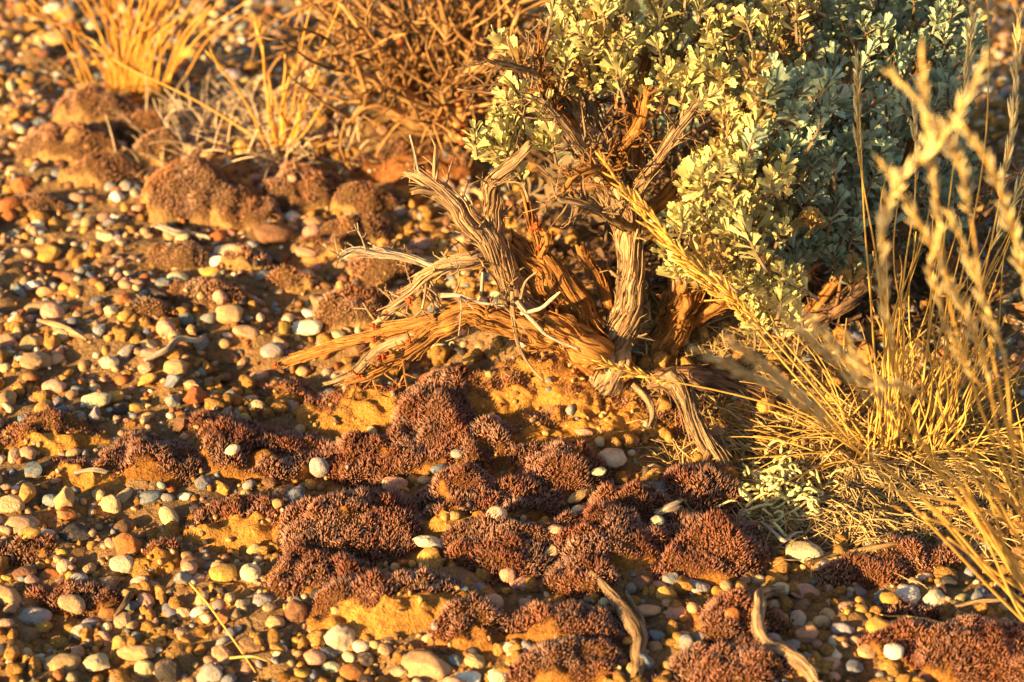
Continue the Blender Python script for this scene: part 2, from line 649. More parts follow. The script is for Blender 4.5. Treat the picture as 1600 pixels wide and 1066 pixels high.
# px, py, rx, ry, H(mm), bare, moss, label
near = [
    (240, 712, 80, 46, 15, .55, .9, "low broken moss cushion with ochre crust, outermost toward the open gravel"),
    (405, 706, 100, 56, 19, .30, 1, "wide brown moss cushion with small cream stone lodged on it"),
    (340, 664, 46, 22, 11, .2, 1, "small dark moss cushion tucked behind the wide brown moss cushion"),
    (562, 628, 92, 48, 21, .80, 1, "moss cushion with big bare sandy flank under the long root tips"),
    (674, 652, 62, 82, 27, .05, 1, "tall rounded moss dome standing just under the horizontal root"),
    (757, 692, 46, 40, 16, .25, 1, "small moss cushion beside the tall rounded moss dome"),
    (870, 716, 76, 44, 17, .35, 1, "moss cushion behind the pale oval stone, below the trunk mound"),
    (575, 726, 74, 40, 17, .05, 1, "greyish moss cushion directly behind the largest moss cushion"),
    (552, 812, 108, 82, 28, .22, 1, "largest moss cushion, broad purple-brown dome in the middle of the patch"),
    (375, 812, 92, 50, 17, .95, .9, "moss cushion with wide smooth sandy face and moss on one end"),
    (712, 762, 60, 40, 16, .30, 1, "moss cushion between the largest cushion and the round cream stone"),
    (700, 812, 55, 30, 13, .95, .8, "sandy low moss lump in front of a small moss cushion"),
    (805, 786, 66, 36, 16, .10, 1, "dark moss cushion just beyond the round cream stone"),
    (780, 856, 80, 50, 20, .10, 1, "dense moss dome in front of the round cream stone"),
    (948, 838, 76, 58, 23, .08, 1, "dense brown moss dome left of the short broken stick"),
    (908, 900, 48, 38, 19, .0, 1, "shaggy pale-tipped moss tuft above the forked dark twig"),
    (985, 778, 64, 34, 15, .15, 1, "moss cushion in front of the pale oval stone"),
    (1105, 840, 92, 70, 24, .12, 1, "wide brown moss cushion beside the pale curly lichen"),
    (1100, 756, 56, 42, 16, .1, 1, "moss cushion under the tip of the dark root"),
    (505, 898, 78, 46, 18, .35, 1, "rusty moss cushion at the near edge of the largest cushion"),
    (615, 930, 120, 52, 20, .85, 1, "long moss cushion with bright bare sand face near the big tan stone"),
    (735, 972, 56, 40, 18, .55, 1, "small rusty moss lump with bare soil foot in front of dark slab"),
    (880, 975, 96, 42, 19, .40, 1, "rusty moss cushion beside the forked dark twig"),
    (890, 1030, 84, 40, 16, .5, .9, "crumbly moss cushion at the foot of the forked dark twig"),
    (1150, 958, 66, 44, 18, .05, 1, "grey-brown moss tuft inside the bend of the curved stick"),
    (1130, 1050, 86, 40, 19, .05, 1, "moss cushion below the curved stick at the picture's bottom edge"),
    (1525, 1008, 140, 62, 24, .12, 1, "large soft moss cushion under the thick yellow grass stems"),
    (1345, 900, 62, 26, 12, .1, 1, "thin moss patch beyond the white and cream stones"),
    (1440, 868, 56, 28, 13, .35, 1, "rusty moss patch between grass litter and cream stones"),
    (125, 934, 66, 24, 10, .1, .9, "thin dark moss patch lying among the near pebbles"),
    (40, 866, 46, 18, 8, .1, .9, "thin moss strip behind the pink pebble"),
    (1055, 650, 50, 34, 10, .4, .8, "moss-grown soil lump at the root fork below the trunk"),
    (1420, 960, 44, 26, 10, .1, 1, "small moss patch behind the large soft moss cushion"),
    (240, 868, 44, 28, 10, .9, .7, "crusty lichen lump between the brown triangular stone and sandy cushion"),
    (70, 668, 80, 34, 11, .9, .6, "knobbly soil crust lump on the open gravel"),
    (135, 735, 55, 28, 10, .8, .7, "knobbly crust lump beyond the brown cone stone"),
    (455, 618, 42, 26, 13, .95, .8, "small sandy lump in the shade under the longest root"),
    (775, 612, 62, 34, 14, 1.2, .5, "pale bare soil lump between tall moss dome and trunk"),
    (870, 640, 70, 30, 8, 1.2, .4, "cracked bare soil bank at the foot of the trunk"),
    (950, 630, 80, 44, 11, 1.2, .3, "orange earth heaped round the trunk's base on the grass side"),
    (835, 580, 66, 34, 12, 1.3, .2, "orange earth clinging under the arched root"),
]
for k, (px, py, rx, ry, H, bare, moss, lab) in enumerate(near):
    t = (0.60, 0.29, 0.062) if bare > 0.75 else (0.46, 0.20, 0.045)
    if bare < 0.75: bare *= 0.6
    lab = lab.replace(" left of the", " beside the")
    cushion("moss_cushion", lab, "moss", NEAR, px, py, rx, ry, H, bare, moss, 1.0, rng.uniform(-12, 12), k + 1, t)
far = [
    (150, 180, 74, 36, 22, .1, "grey-brown moss hummock at the foot of the tall far grass tuft"),
    (105, 230, 92, 26, 15, .2, "long low moss hummock farthest out on the gravel"),
    (222, 212, 42, 22, 17, .1, "small round moss hummock behind a steeper one"),
    (243, 243, 40, 32, 19, .2, "steep small moss hummock beside the curly dead grass"),
    (155, 268, 62, 22, 14, .2, "low moss hummock in front of the small round ones"),
    (60, 322, 46, 18, 10, .2, "small moss patch on the far open gravel"),
    (305, 296, 84, 50, 22, .1, "broad grey-brown moss hummock below the curly dead grass"),
    (370, 320, 70, 40, 15, .5, "earthy moss hummock joined to the broad grey-brown one"),
    (475, 300, 70, 42, 17, .3, "moss hummock below the thin golden grass tuft"),
    (566, 324, 56, 28, 19, .05, "dark round moss hummock shaded from behind"),
    (560, 366, 60, 26, 16, .05, "pale-fringed moss hummock in front of the dark round one"),
    (275, 404, 54, 18, 10, .1, "thin moss strip beyond the cream pebble"),
    (325, 458, 64, 26, 11, .2, "low moss cushion amid the middle gravel"),
    (240, 488, 44, 18, 9, .1, "small moss spot amid the middle gravel"),
    (545, 478, 66, 40, 15, .35, "rusty moss cushion behind the branching root"),
    (605, 412, 66, 28, 13, .2, "moss cushion behind the hooked grey branch"),
    (505, 392, 44, 18, 10, .2, "small moss cushion beside the tan pebble"),
    (450, 440, 40, 18, 9, .4, "earthy moss spot near the white oblong pebble"),
    (390, 415, 46, 18, 10, .8, "bare crusty lump near the cream pebble"),
    (640, 470, 40, 22, 10, .5, "crusty soil lump glimpsed under the forked branch"),
    (655, 232, 110, 34, 10, 1.3, "bare reddish soil bank below the dead shrub"),
]
for k, (px, py, rx, ry, H, bare, lab) in enumerate(far):
    cushion("moss_cushion", lab, "moss", FARG, px, py, rx, ry, H * 1.15, bare if bare > .6 else bare * .4, 1.0, 0.8, rng.uniform(-12, 12), 80 + k,
            (0.42, 0.17, 0.055) if "reddish" in lab else (0.5, 0.3, 0.11), (1.45, 1.8, 1.4), lumpy=.15, fuzz=1, shoot=.8)

# ------------------------------------------------------------------ stones
def ico(sub):
    f = (1 + 5 ** 0.5) / 2
    V = np.array([[-1, f, 0], [1, f, 0], [-1, -f, 0], [1, -f, 0], [0, -1, f], [0, 1, f], [0, -1, -f], [0, 1, -f], [f, 0, -1], [f, 0, 1], [-f, 0, -1], [-f, 0, 1]], float)
    F = np.array([[0, 11, 5], [0, 5, 1], [0, 1, 7], [0, 7, 10], [0, 10, 11], [1, 5, 9], [5, 11, 4], [11, 10, 2], [10, 7, 6], [7, 1, 8],
                  [3, 9, 4], [3, 4, 2], [3, 2, 6], [3, 6, 8], [3, 8, 9], [4, 9, 5], [2, 4, 11], [6, 2, 10], [8, 6, 7], [9, 8, 1]])
    V = norm(V)
    for _ in range(sub):
        cache, nf, V = {}, [], list(V)
        def mid(a, b):
            k = (min(a, b), max(a, b))
            if k not in cache:
                p = V[a] + V[b]; V.append(p / np.linalg.norm(p)); cache[k] = len(V) - 1
            return cache[k]
        for a, b, c in F:
            x, y, z = mid(a, b), mid(b, c), mid(c, a)
            nf += [[a, x, z], [b, y, x], [c, z, y], [x, y, z]]
        F = np.array(nf); V = np.array(V)
    return V, F


ICO = [ico(0), ico(1), ico(2), ico(3)]


def stone_shape(sub, seed, angular):
    """unit stone: rounded ball cut by soft facets, with lumps"""
    r_ = np.random.default_rng(seed)
    V, F = ICO[sub]
    V = V.copy()
    nf = 9 if angular > 0.5 else 5
    D = norm(r_.normal(0, 1, (nf, 3)))
    lim = r_.uniform(0.55, 0.82, nf) if angular > 0.5 else r_.uniform(0.76, 0.95, nf)
    for d, l in zip(D, lim):
        q = V @ d
        ex = np.maximum(q - l, 0)
        V -= (ex * (0.92 if angular > 0.5 else 0.7))[:, None] * d
    V = V * (1 + 0.13 * fbm(V[:, 0] * 1.3 + seed, V[:, 1] * 1.3, V[:, 2] * 1.3, 77, 2) + (0.085 + 0.06 * angular) * fbm(V[:, 0] * 3.2, V[:, 1] * 3.2 + seed, V[:, 2] * 3.2, 79, 3))[:, None]
    V -= (V.max(0) + V.min(0)) / 2
    V /= (V.max(0) - V.min(0)) / 2
    return V, F


COLS = {
    "cream": (0.64, 0.51, 0.31), "tan": (0.48, 0.30, 0.135), "ochre": (0.52, 0.27, 0.055), "pink": (0.50, 0.27, 0.16),
    "grey": (0.28, 0.26, 0.23), "blue-grey": (0.15, 0.175, 0.185), "brown": (0.20, 0.095, 0.042), "rust": (0.36, 0.12, 0.03),
    "dark": (0.055, 0.042, 0.038), "white": (0.78, 0.69, 0.52), "buff": (0.55, 0.38, 0.19),
}
SHAPES = {}


def shape_mesh(kind, v):
    key = (kind, v)
    if key not in SHAPES:
        Vs, Fs = stone_shape(3, 900 + v * 7 + (300 if kind == "angular" else 0), 1.0 if kind == "angular" else 0.0)
        me = mesh_from("pebble", Vs, Fs)
        me.materials.append(M_STONE)
        SHAPES[key] = me
    return SHAPES[key]


PEB = []      # x, y, r of everything placed


def put_stone(x, y, a, b, c, rz, colour, kind, label, cat="pebble", group=None, sink=0.45, tilt=(0, 0), name="pebble", z=None):
    me = shape_mesh(kind, int(rng.integers(0, 10)))
    z0 = float(hgt(x, y)) if z is None else z
    o = link(name, me, (x, y, z0 + c * (1 - 2 * sink)))
    o.scale = (a, b, c)
    o.rotation_euler = (tilt[0], tilt[1], rz)
    cc = np.asarray(COLS[colour]) * rng.uniform(0.95, 1.25) * (1 + rng.normal(0, 0.05, 3))
    o.color = (*cc, 1)
    tag(o, label, cat, group)
    return o


# the stones one can point at: px, py, rx, ry, turn, colour, shape, label, sits-on-moss height (mm)
hero = [
    (480, 515, 25, 13, -6, "white", "rounded", "white oblong pebble lying on gravel beyond the long root", 0),
    (957, 721, 23, 18, 25, "cream", "rounded", "pale oval stone standing between two moss cushions below trunk", 4),
    (1256, 866, 32, 17, -20, "cream", "rounded", "big cream oval stone in front of the grass litter", 0),
    (776, 822, 17, 13, 0, "cream", "rounded", "round cream stone perched between dark moss domes", 10),
    (668, 857, 25, 11, -10, "cream", "angular", "oblong cream stone at the foot of the largest moss cushion", 0),
    (725, 908, 44, 15, -28, "brown", "angular", "long dark red-brown slab lying between moss cushions", 0),
    (793, 908, 13, 12, 10, "pink", "rounded", "small pinkish pebble beside the dark red-brown slab", 0),
    (812, 911, 17, 13, 30, "pink", "angular", "tilted pink-brown pebble leaning on its small pinkish neighbour", 0),
    (840, 915, 22, 10, 20, "brown", "rounded", "brown oblong pebble behind the tilted pink-brown one", 0),
    (1040, 932, 16, 15, 0, "ochre", "rounded", "round ochre pebble near the wide moss cushion's foot", 0),
    (1002, 912, 19, 15, 0, "brown", "rounded", "brown lumpy pebble beside the shaggy pale-tipped moss tuft", 0),
    (1088, 918, 22, 13, -5, "grey", "angular", "flaky grey-cream stone in front of the wide brown moss cushion", 0),
    (1048, 912, 14, 16, 5, "blue-grey", "angular", "upright blue-grey pebble behind the round ochre one", 0),
    (1418, 934, 23, 15, 10, "white", "angular", "brilliant white angular stone near the yellow grass stems", 0),
    (1462, 936, 20, 14, -10, "cream", "angular", "cream blocky stone next to the brilliant white one", 0),
    (1388, 950, 15, 12, 0, "ochre", "rounded", "ochre rough pebble just in front of the white angular stone", 0),
    (1372, 985, 21, 15, 0, "ochre", "angular", "ochre knobbly pebble below the white angular stone", 0),
    (1283, 975, 15, 13, 0, "buff", "rounded", "pale rounded pebble beside the curved stick's bend", 0),
    (1322, 948, 17, 8, 15, "pink", "rounded", "pink oblong pebble between ochre pebbles", 0),
    (1300, 1025, 16, 13, -30, "cream", "angular", "cream speckled pebble by the lower curved stick", 0),
    (1355, 1020, 17, 12, 15, "tan", "rounded", "tan rounded pebble among the stones by the soft moss", 0),
    (1395, 1036, 16, 12, 0, "white", "rounded", "white round pebble at the rim of the large soft moss", 0),
    (1297, 1038, 17, 10, -8, "pink", "rounded", "pinkish flat pebble low beside the curved stick", 0),
    (1340, 926, 15, 10, 0, "grey", "angular", "grey-cream pebble in front of the thin moss patch", 0),
    (1445, 904, 15, 10, 35, "cream", "rounded", "cream oval pebble behind the cream blocky stone", 0),
    (1482, 910, 15, 10, 0, "dark", "rounded", "dark rounded pebble in the shade behind blocky stone", 0),
    (1250, 950, 26, 15, 0, "brown", "angular", "dark brown flat stone inside the curved stick", 0),
    (1218, 968, 15, 10, -10, "ochre", "rounded", "yellow-brown pebble under the curved stick", 0),
    (1215, 900, 20, 12, -35, "ochre", "angular", "ochre crumbly stone in front of the big cream oval", 0),
    (1190, 1005, 14, 8, -5, "cream", "rounded", "small cream pebble next to grey-brown moss tuft", 0),
    (1142, 988, 12, 11, 0, "rust", "rounded", "rusty round nodule in front of grey-brown moss tuft", 0),
    (1025, 1000, 15, 14, -20, "blue-grey", "angular", "blue-grey pebble beside the forked dark twig", 0),
    (1012, 953, 22, 10, 8, "tan", "rounded", "tan oblong pebble near the forked dark twig's top", 0),
    (530, 1003, 27, 25, 10, "cream", "angular", "large cream angular stone at the sandy moss cushion's foot", 0),
    (668, 1042, 40, 26, 10, "tan", "angular", "biggest tan stone with tilted flat top, bottom of the patch", 0),
    (565, 1010, 15, 11, 25, "cream", "rounded", "cream pebble beside the large cream angular stone", 0),
    (463, 957, 18, 23, 5, "brown", "rounded", "dark brown upright egg stone at the rusty cushion's edge", 0),
    (395, 1008, 26, 17, -15, "brown", "angular", "dark brown stone with pale lower face in near gravel", 0),
    (350, 897, 23, 15, 20, "ochre", "rounded", "olive-ochre rounded stone in near gravel", 0),
    (303, 882, 21, 16, 0, "brown", "rounded", "dark purple-brown round stone beside the olive-ochre one", 0),
    (192, 888, 20, 14, -8, "cream", "rounded", "round cream stone with stained face near brown triangle stone", 0),
    (200, 858, 24, 24, -30, "rust", "angular", "upright brown triangular stone with sharp top", 6),
    (36, 822, 28, 16, 12, "pink", "rounded", "big pink rounded pebble at the picture's edge", 0),
    (100, 790, 18, 26, 8, "tan", "angular", "standing brown cone-shaped stone on open gravel", 4),
    (118, 834, 26, 14, -8, "dark", "angular", "blackish flat slab in front of the brown cone stone", 0),
    (78, 836, 18, 10, 0, "cream", "angular", "rough cream pebble beside the blackish slab", 0),
    (48, 846, 18, 10, 10, "ochre", "rounded", "smooth mustard pebble in front of the big pink one", 0),
    (174, 792, 16, 17, -30, "buff", "rounded", "smooth buff pebble behind the brown triangular stone", 0),
    (232, 778, 22, 11, 12, "blue-grey", "rounded", "greenish grey pebble by the sandy-faced moss cushion", 0),
    (15, 790, 24, 14, 0, "buff", "rounded", "buff stone cut by the picture's edge behind the pink pebble", 0),
    (38, 897, 20, 12, 15, "brown", "rounded", "brown flat pebble in near gravel", 0),
    (78, 899, 18, 9, 5, "rust", "angular", "rust-brown flat pebble next to the brown flat one", 0),
    (125, 912, 14, 8, 0, "grey", "rounded", "pale grey rounded pebble in near gravel", 0),
    (168, 910, 16, 11, -15, "tan", "angular", "tan pebble with greyish side in near gravel", 0),
    (14, 934, 24, 18, 0, "tan", "angular", "large tan rough stone at the picture's near edge", 0),
    (52, 965, 30, 14, 8, "grey", "rounded", "long grey-buff pebble in the near corner gravel", 0),
    (114, 958, 24, 13, -25, "tan", "rounded", "long tan pebble beside a small grey-white one", 0),
    (142, 974, 14, 8, 10, "grey", "rounded", "small grey-white flat pebble next to the long tan one", 0),
    (68, 981, 15, 10, 12, "ochre", "rounded", "small mustard pebble next to the long grey-buff one", 0),
    (130, 990, 20, 13, 15, "cream", "angular", "yellowish crusted stone in front of the long tan pebble", 0),
    (98, 1038, 30, 14, 8, "tan", "rounded", "long orange-tan pebble along the bottom edge", 0),
    (152, 1038, 22, 14, 0, "buff", "angular", "crusty buff stone next to the long orange-tan pebble", 0),
    (190, 1016, 16, 22, -20, "ochre", "rounded", "upright orange-ochre pebble near the bottom edge", 0),
    (247, 991, 21, 10, 5, "ochre", "rounded", "bright mustard bean-shaped pebble in near gravel", 0),
    (280, 990, 13, 11, 10, "pink", "rounded", "pink-tan pebble touching the bright mustard bean", 0),
    (226, 1048, 16, 17, 20, "buff", "rounded", "pale rounded pebble at the bottom edge near the dark stones", 0),
    (262, 1052, 20, 22, 0, "dark", "rounded", "very dark reddish stone at the bottom edge", 0),
    (312, 958, 16, 9, 15, "white", "angular", "white flat chip in near gravel", 0),
    (410, 938, 18, 13, 10, "grey", "angular", "white-grey stone by the rusty cushion's edge", 0),
    (430, 972, 16, 10, -15, "tan", "rounded", "tan pebble in front of the dark brown egg stone", 0),
    (492, 1026, 18, 14, 10, "pink", "rounded", "pink-tan pebble beside the large cream angular stone", 0),
    (550, 1052, 20, 13, 0, "rust", "rounded", "red-brown rounded pebble at the bottom edge", 0),
    (435, 1018, 15, 11, 0, "cream", "angular", "cream-grey pebble between dark brown and pink-tan stones", 0),
    (742, 1034, 18, 12, -30, "tan", "rounded", "tan oblong pebble at the foot of small rusty moss lump", 0),
    (730, 1058, 22, 12, 0, "white", "rounded", "white pebble with grey top at the bottom edge", 0),
    (778, 1058, 18, 14, 15, "cream", "rounded", "cream pebble next to the white one at bottom edge", 0),
    (500, 745, 17, 16, -40, "grey", "rounded", "grey-pink stone wedged behind the largest moss cushion", 6),
    (365, 729, 13, 8, 25, "cream", "rounded", "small cream stone lodged on the wide brown moss cushion", 19),
    (1165, 808, 13, 12, -10, "cream", "rounded", "knobbly cream stone at the edge of the curly lichen", 0),
    (1026, 838, 11, 9, -20, "cream", "rounded", "small cream pebble under the short broken stick", 14),
    (912, 684, 15, 6, -12, "pink", "rounded", "flat pinkish chip at the foot of the trunk mound", 0),
    (715, 722, 11, 9, 0, "grey", "rounded", "grey-white pebble behind a moss cushion", 4),
    (905, 783, 24, 8, 28, "tan", "angular", "slanting tan pebble between moss domes", 2),
    (935, 756, 13, 7, 10, "cream", "rounded", "small cream pebble beside the slanting tan one", 2),
    (1022, 733, 13, 8, 0, "cream", "angular", "pale flat pebble beyond the oval stone", 0),
    (868, 847, 14, 9, 0, "buff", "rounded", "buff nodule between the two dense moss domes", 0),
    (862, 878, 12, 9, -20, "buff", "angular", "buff chip below the buff nodule", 0),
    (260, 516, 17, 15, -40, "pink", "rounded", "smooth pink-tan pebble standing on the middle gravel", 0),
    (274, 580, 19, 17, -10, "tan", "rounded", "rounded tan stone in front of pale twig scraps", 0),
    (358, 492, 22, 16, 0, "tan", "rounded", "dusty tan stone on the middle gravel", 0),
    (345, 478, 12, 12, 0, "pink", "rounded", "small pinkish pebble behind the dusty tan stone", 0),
    (150, 627, 25, 12, 8, "cream", "rounded", "cream oblong pebble on the open gravel", 0),
    (270, 630, 13, 12, 0, "grey", "angular", "grey angular pebble in the shade of the roots", 0),
    (148, 660, 11, 17, 15, "grey", "angular", "tilted pale-edged flat stone in the open gravel", 3),
    (75, 406, 21, 14, -10, "ochre", "angular", "orange angular pebble on the far gravel", 0),
    (355, 392, 22, 10, 5, "cream", "rounded", "cream oblong pebble on the far gravel", 0),
    (480, 408, 20, 10, -5, "tan", "rounded", "tan egg-shaped pebble near small moss cushion", 0),
    (490, 355, 20, 13, 30, "tan", "rounded", "tan stone leaning beside the dark rock", 3),
    (428, 370, 32, 19, 5, "brown", "rounded", "large dark brown rock on the far gravel", 6),
    (662, 382, 25, 11, 5, "pink", "rounded", "pinkish flat stone behind the hooked branch", 0),
    (278, 436, 18, 11, -5, "cream", "rounded", "cream rounded pebble amid the middle gravel", 0),
    (255, 441, 13, 8, 0, "blue-grey", "rounded", "blue-grey pebble touching the cream rounded one", 0),
    (328, 425, 17, 8, 0, "ochre", "rounded", "ochre flat pebble near the cream rounded one", 0),
    (195, 468, 18, 11, -15, "rust", "angular", "rust angular pebble on the middle gravel", 0),
    (245, 460, 24, 10, -12, "dark", "angular", "dark flat stone behind the rust angular pebble", 0),
    (60, 480, 25, 9, 10, "tan", "rounded", "long tan pebble on the open middle gravel", 0),
    (10, 540, 18, 16, -20, "pink", "rounded", "pink stone at the picture's edge on middle gravel", 0),
    (55, 565, 28, 16, 15, "tan", "angular", "broad tan stone on the middle gravel near the edge", 0),
    (385, 520, 22, 11, -10, "pink", "rounded", "pink-grey flat stone near the white oblong pebble", 0),
    (425, 550, 18, 12, 0, "grey", "rounded", "grey pebble in the shade under the longest root", 0),
    (290, 500, 15, 14, 0, "blue-grey", "rounded", "round blue-grey pebble beside the smooth pink-tan one", 0),
    (85, 15, 16, 12, 0, "white", "rounded", "bright white pebble on the farthest gravel", 0),
    (88, 62, 22, 14, 0, "tan", "rounded", "tan rounded stone on the farthest gravel", 0),
]
def cush_h(x, y):
    """how high the moss stands above the ground here"""
    best = 0.0
    for (cx, cy, A, B, ro, H, bare) in CUSH:
        dx, dy = x - cx, y - cy
        u = (dx * cos(ro) + dy * sin(ro)) / A; v = (-dx * sin(ro) + dy * cos(ro)) / B
        q = 1 - (u * u + v * v) ** 1.05
        if q > 0:
            best = max(best, H * q ** .72 + (.0025 if bare < .7 else .0005))
    return best


for (px, py, rx, ry, rot, colr, kind, lab, zz) in hero:
    c = ground(px, py + 0.15 * ry)
    m = mpp(c)
    a = rx * m
    tall = ry / rx > 0.85
    b = a * 0.8 if tall else min(ry * m * 1.35, a * 0.95)
    cz = (ry * m * 1.05) if tall else max(min(b, a) * 0.62, ry * m * 0.62)
    put_stone(c[0], c[1], a, b, cz, radians(rot * (0.7 if tall else 1.3)), colr, kind, lab, "stone" if "stone" in lab or "slab" in lab or "rock" in lab else "pebble", "stones one can pick out in the gravel",
              0.33, (rng.uniform(-.12, .12), rng.uniform(-.12, .12)), z=float(hgt(c[0], c[1])) + (cush_h(c[0], c[1]) if zz == 0 or cush_h(c[0], c[1]) > .002 else min(zz / 1000.0, .002)))
    PEB.append((c[0], c[1], 0.5 * (a + b)))

# scattered gravel: big to small, none overlapping
GRID = {}
CELL = 0.016


def gput(x, y, r):
    GRID.setdefault((int(x // CELL), int(y // CELL)), []).append((x, y, r))


def gfree(x, y, r, f):
    ci, cj = int(x // CELL), int(y // CELL)
    k = int((r + 0.014) // CELL) + 1
    for a in range(ci - k, ci + k + 1):
        for b in range(cj - k, cj + k + 1):
            for (u, v, s) in GRID.get((a, b), ()):
                if (u - x) ** 2 + (v - y) ** 2 < (f * (r + s)) ** 2:
                    return False
    return True


for p in PEB:
    gput(*p)
CA = np.array([q[:5] for q in CUSH])


def cush_rho(x, y):
    dx, dy = x - CA[:, 0], y - CA[:, 1]
    c, s = np.cos(CA[:, 4]), np.sin(CA[:, 4])
    u = (dx * c + dy * s) / CA[:, 2]; v = (-dx * s + dy * c) / CA[:, 3]
    return np.sqrt(u * u + v * v).min()


def weight(px, py):
    w = 1.0
    if ((px - 900) / 150) ** 2 + ((py - 600) / 80) ** 2 < 1: w = 0.16
    if 1130 < px < 1750 and 590 < py < 850: w = 0.12
    if 1000 < px < 1300 and 480 < py < 720: w = 0.15
    if 800 < px < 1500 and 190 < py < 560: w = 0.16
    if ((px - 640) / 130) ** 2 + ((py - 235) / 60) ** 2 < 1: w = 0.2
    return w


sizes = np.concatenate([rng.uniform(0.0056, 0.0082, 240), rng.uniform(0.0038, 0.0058, 1350), rng.uniform(0.0026, 0.0042, 3300), rng.uniform(0.0013, 0.0027, 4600)])
names = ["cream", "tan", "ochre", "pink", "grey", "blue-grey", "brown", "rust", "dark", "white", "buff"]
prob = np.array([.08, .19, .12, .15, .11, .08, .10, .07, .04, .02, .07]); prob /= prob.sum()
scat = []
for r in np.sort(sizes)[::-1]:
    for _ in range(7):
        px, py = rng.uniform(-130, 1730), rng.uniform(-60, 1180)
        if rng.random() < 0.0:
            continue
        # even on the ground, not in the picture: accept by local area
        p = flat(px, py)
        if rng.random() > (mpp(p) / 0.00053) ** 3 * 1.0:
            continue
        if rng.random() > weight(px, py):
            continue
        x, y = p[0], p[1]
        if cush_rho(x, y) < 0.9 + r * 6:
            continue
        if not gfree(x, y, r, 0.72 if r > 0.0026 else 0.58):
            continue
        gput(x, y, r)
        scat.append([x, y, r, names[rng.choice(len(names), p=prob)], "angular" if rng.random() < 0.72 else "rounded", px, py])
        break
# the largest in view become pebbles of their own, the rest are gravel
LM = [((px, py), n) for (px, py, n) in [
    (240, 712, "outermost moss cushion"), (405, 706, "wide brown moss cushion"), (562, 628, "sandy-flanked moss cushion"), (552, 812, "largest moss cushion"),
    (375, 812, "sandy-faced moss cushion"), (505, 898, "rusty moss cushion"), (615, 930, "bare sand face"), (735, 972, "small rusty moss lump"), (880, 975, "moss beside the forked twig"),
    (1150, 958, "grey-brown moss tuft"), (1130, 1050, "lowest moss cushion"), (1525, 1008, "large soft moss cushion"), (1345, 900, "thin moss patch"), (1440, 868, "rusty moss patch"),
    (125, 934, "thin dark moss patch"), (40, 866, "thin moss strip"), (70, 668, "knobbly crust lump"), (150, 180, "far grass tuft"), (105, 230, "farthest moss hummock"),
    (305, 296, "broad moss hummock"), (475, 300, "thin golden grass tuft"), (560, 350, "dark round moss hummock"), (325, 458, "low moss amid gravel"), (240, 488, "small moss spot"),
    (545, 478, "branching root's moss"), (605, 412, "hooked branch"), (430, 370, "large dark rock"), (480, 515, "white oblong pebble"), (150, 627, "cream oblong pebble"),
    (260, 516, "smooth pink-tan pebble"), (274, 580, "rounded tan stone"), (355, 392, "far cream pebble"), (75, 406, "orange angular pebble"), (60, 480, "long tan pebble"), (10, 540, "edge pink stone"),
    (36, 822, "big pink pebble"), (100, 790, "brown cone stone"), (200, 858, "brown triangular stone"), (350, 897, "olive-ochre stone"), (463, 957, "dark egg stone"),
    (395, 1008, "dark brown stone"), (530, 1003, "large cream stone"), (668, 1042, "biggest tan stone"), (247, 991, "mustard bean pebble"), (98, 1038, "long orange-tan pebble"),
    (52, 965, "long grey-buff pebble"), (1040, 932, "round ochre pebble"), (1418, 934, "white angular stone"), (1256, 866, "big cream oval"), (1210, 980, "curved stick"),
    (985, 980, "forked dark twig"), (450, 570, "longest root's tip"), (957, 721, "pale oval stone"), (1372, 985, "ochre knobbly pebble"), (85, 15, "farthest white pebble"),
    (240, 990, "bean-shaped pebble"), (840, 330, "dead stub branch"), (740, 560, "arched root"), (880, 620, "trunk mound"), (20, 130, "farthest gravel edge"), (30, 300, "far gravel edge")]]
used = set()
SIZE = [(0.0078, "large"), (0.0062, "middling"), (0.0048, "small"), (0.0, "tiny")]


def peb_label(r, colr, kind, px, py):
    d = sorted(LM, key=lambda q: (q[0][0] - px) ** 2 + ((q[0][1] - py) * 1.3) ** 2)
    sz = next(n for s, n in SIZE if r >= s)
    last = None
    for (q, n) in d[:9]:
        dx, dy = px - q[0], py - q[1]
        if abs(dy) * 1.5 > abs(dx):
            rel = "beyond the" if dy < 0 else "in front of the"
        else:
            rel = "on the grass side of the" if dx > 0 else "on the open side of the"
        lab = f"{sz} {colr} {kind} pebble {rel} {n}"
        if last is None: last = lab
        if lab not in used:
            used.add(lab)
            return lab
    return last


def seen_size(s):
    x, y, r = s[:3]
    if not (8 < s[5] < 1592 and 8 < s[6] < 1058): return 0
    if 760 < s[5] < 1600 and s[6] < 640: return 0
    return r / mpp((x, y, 0))


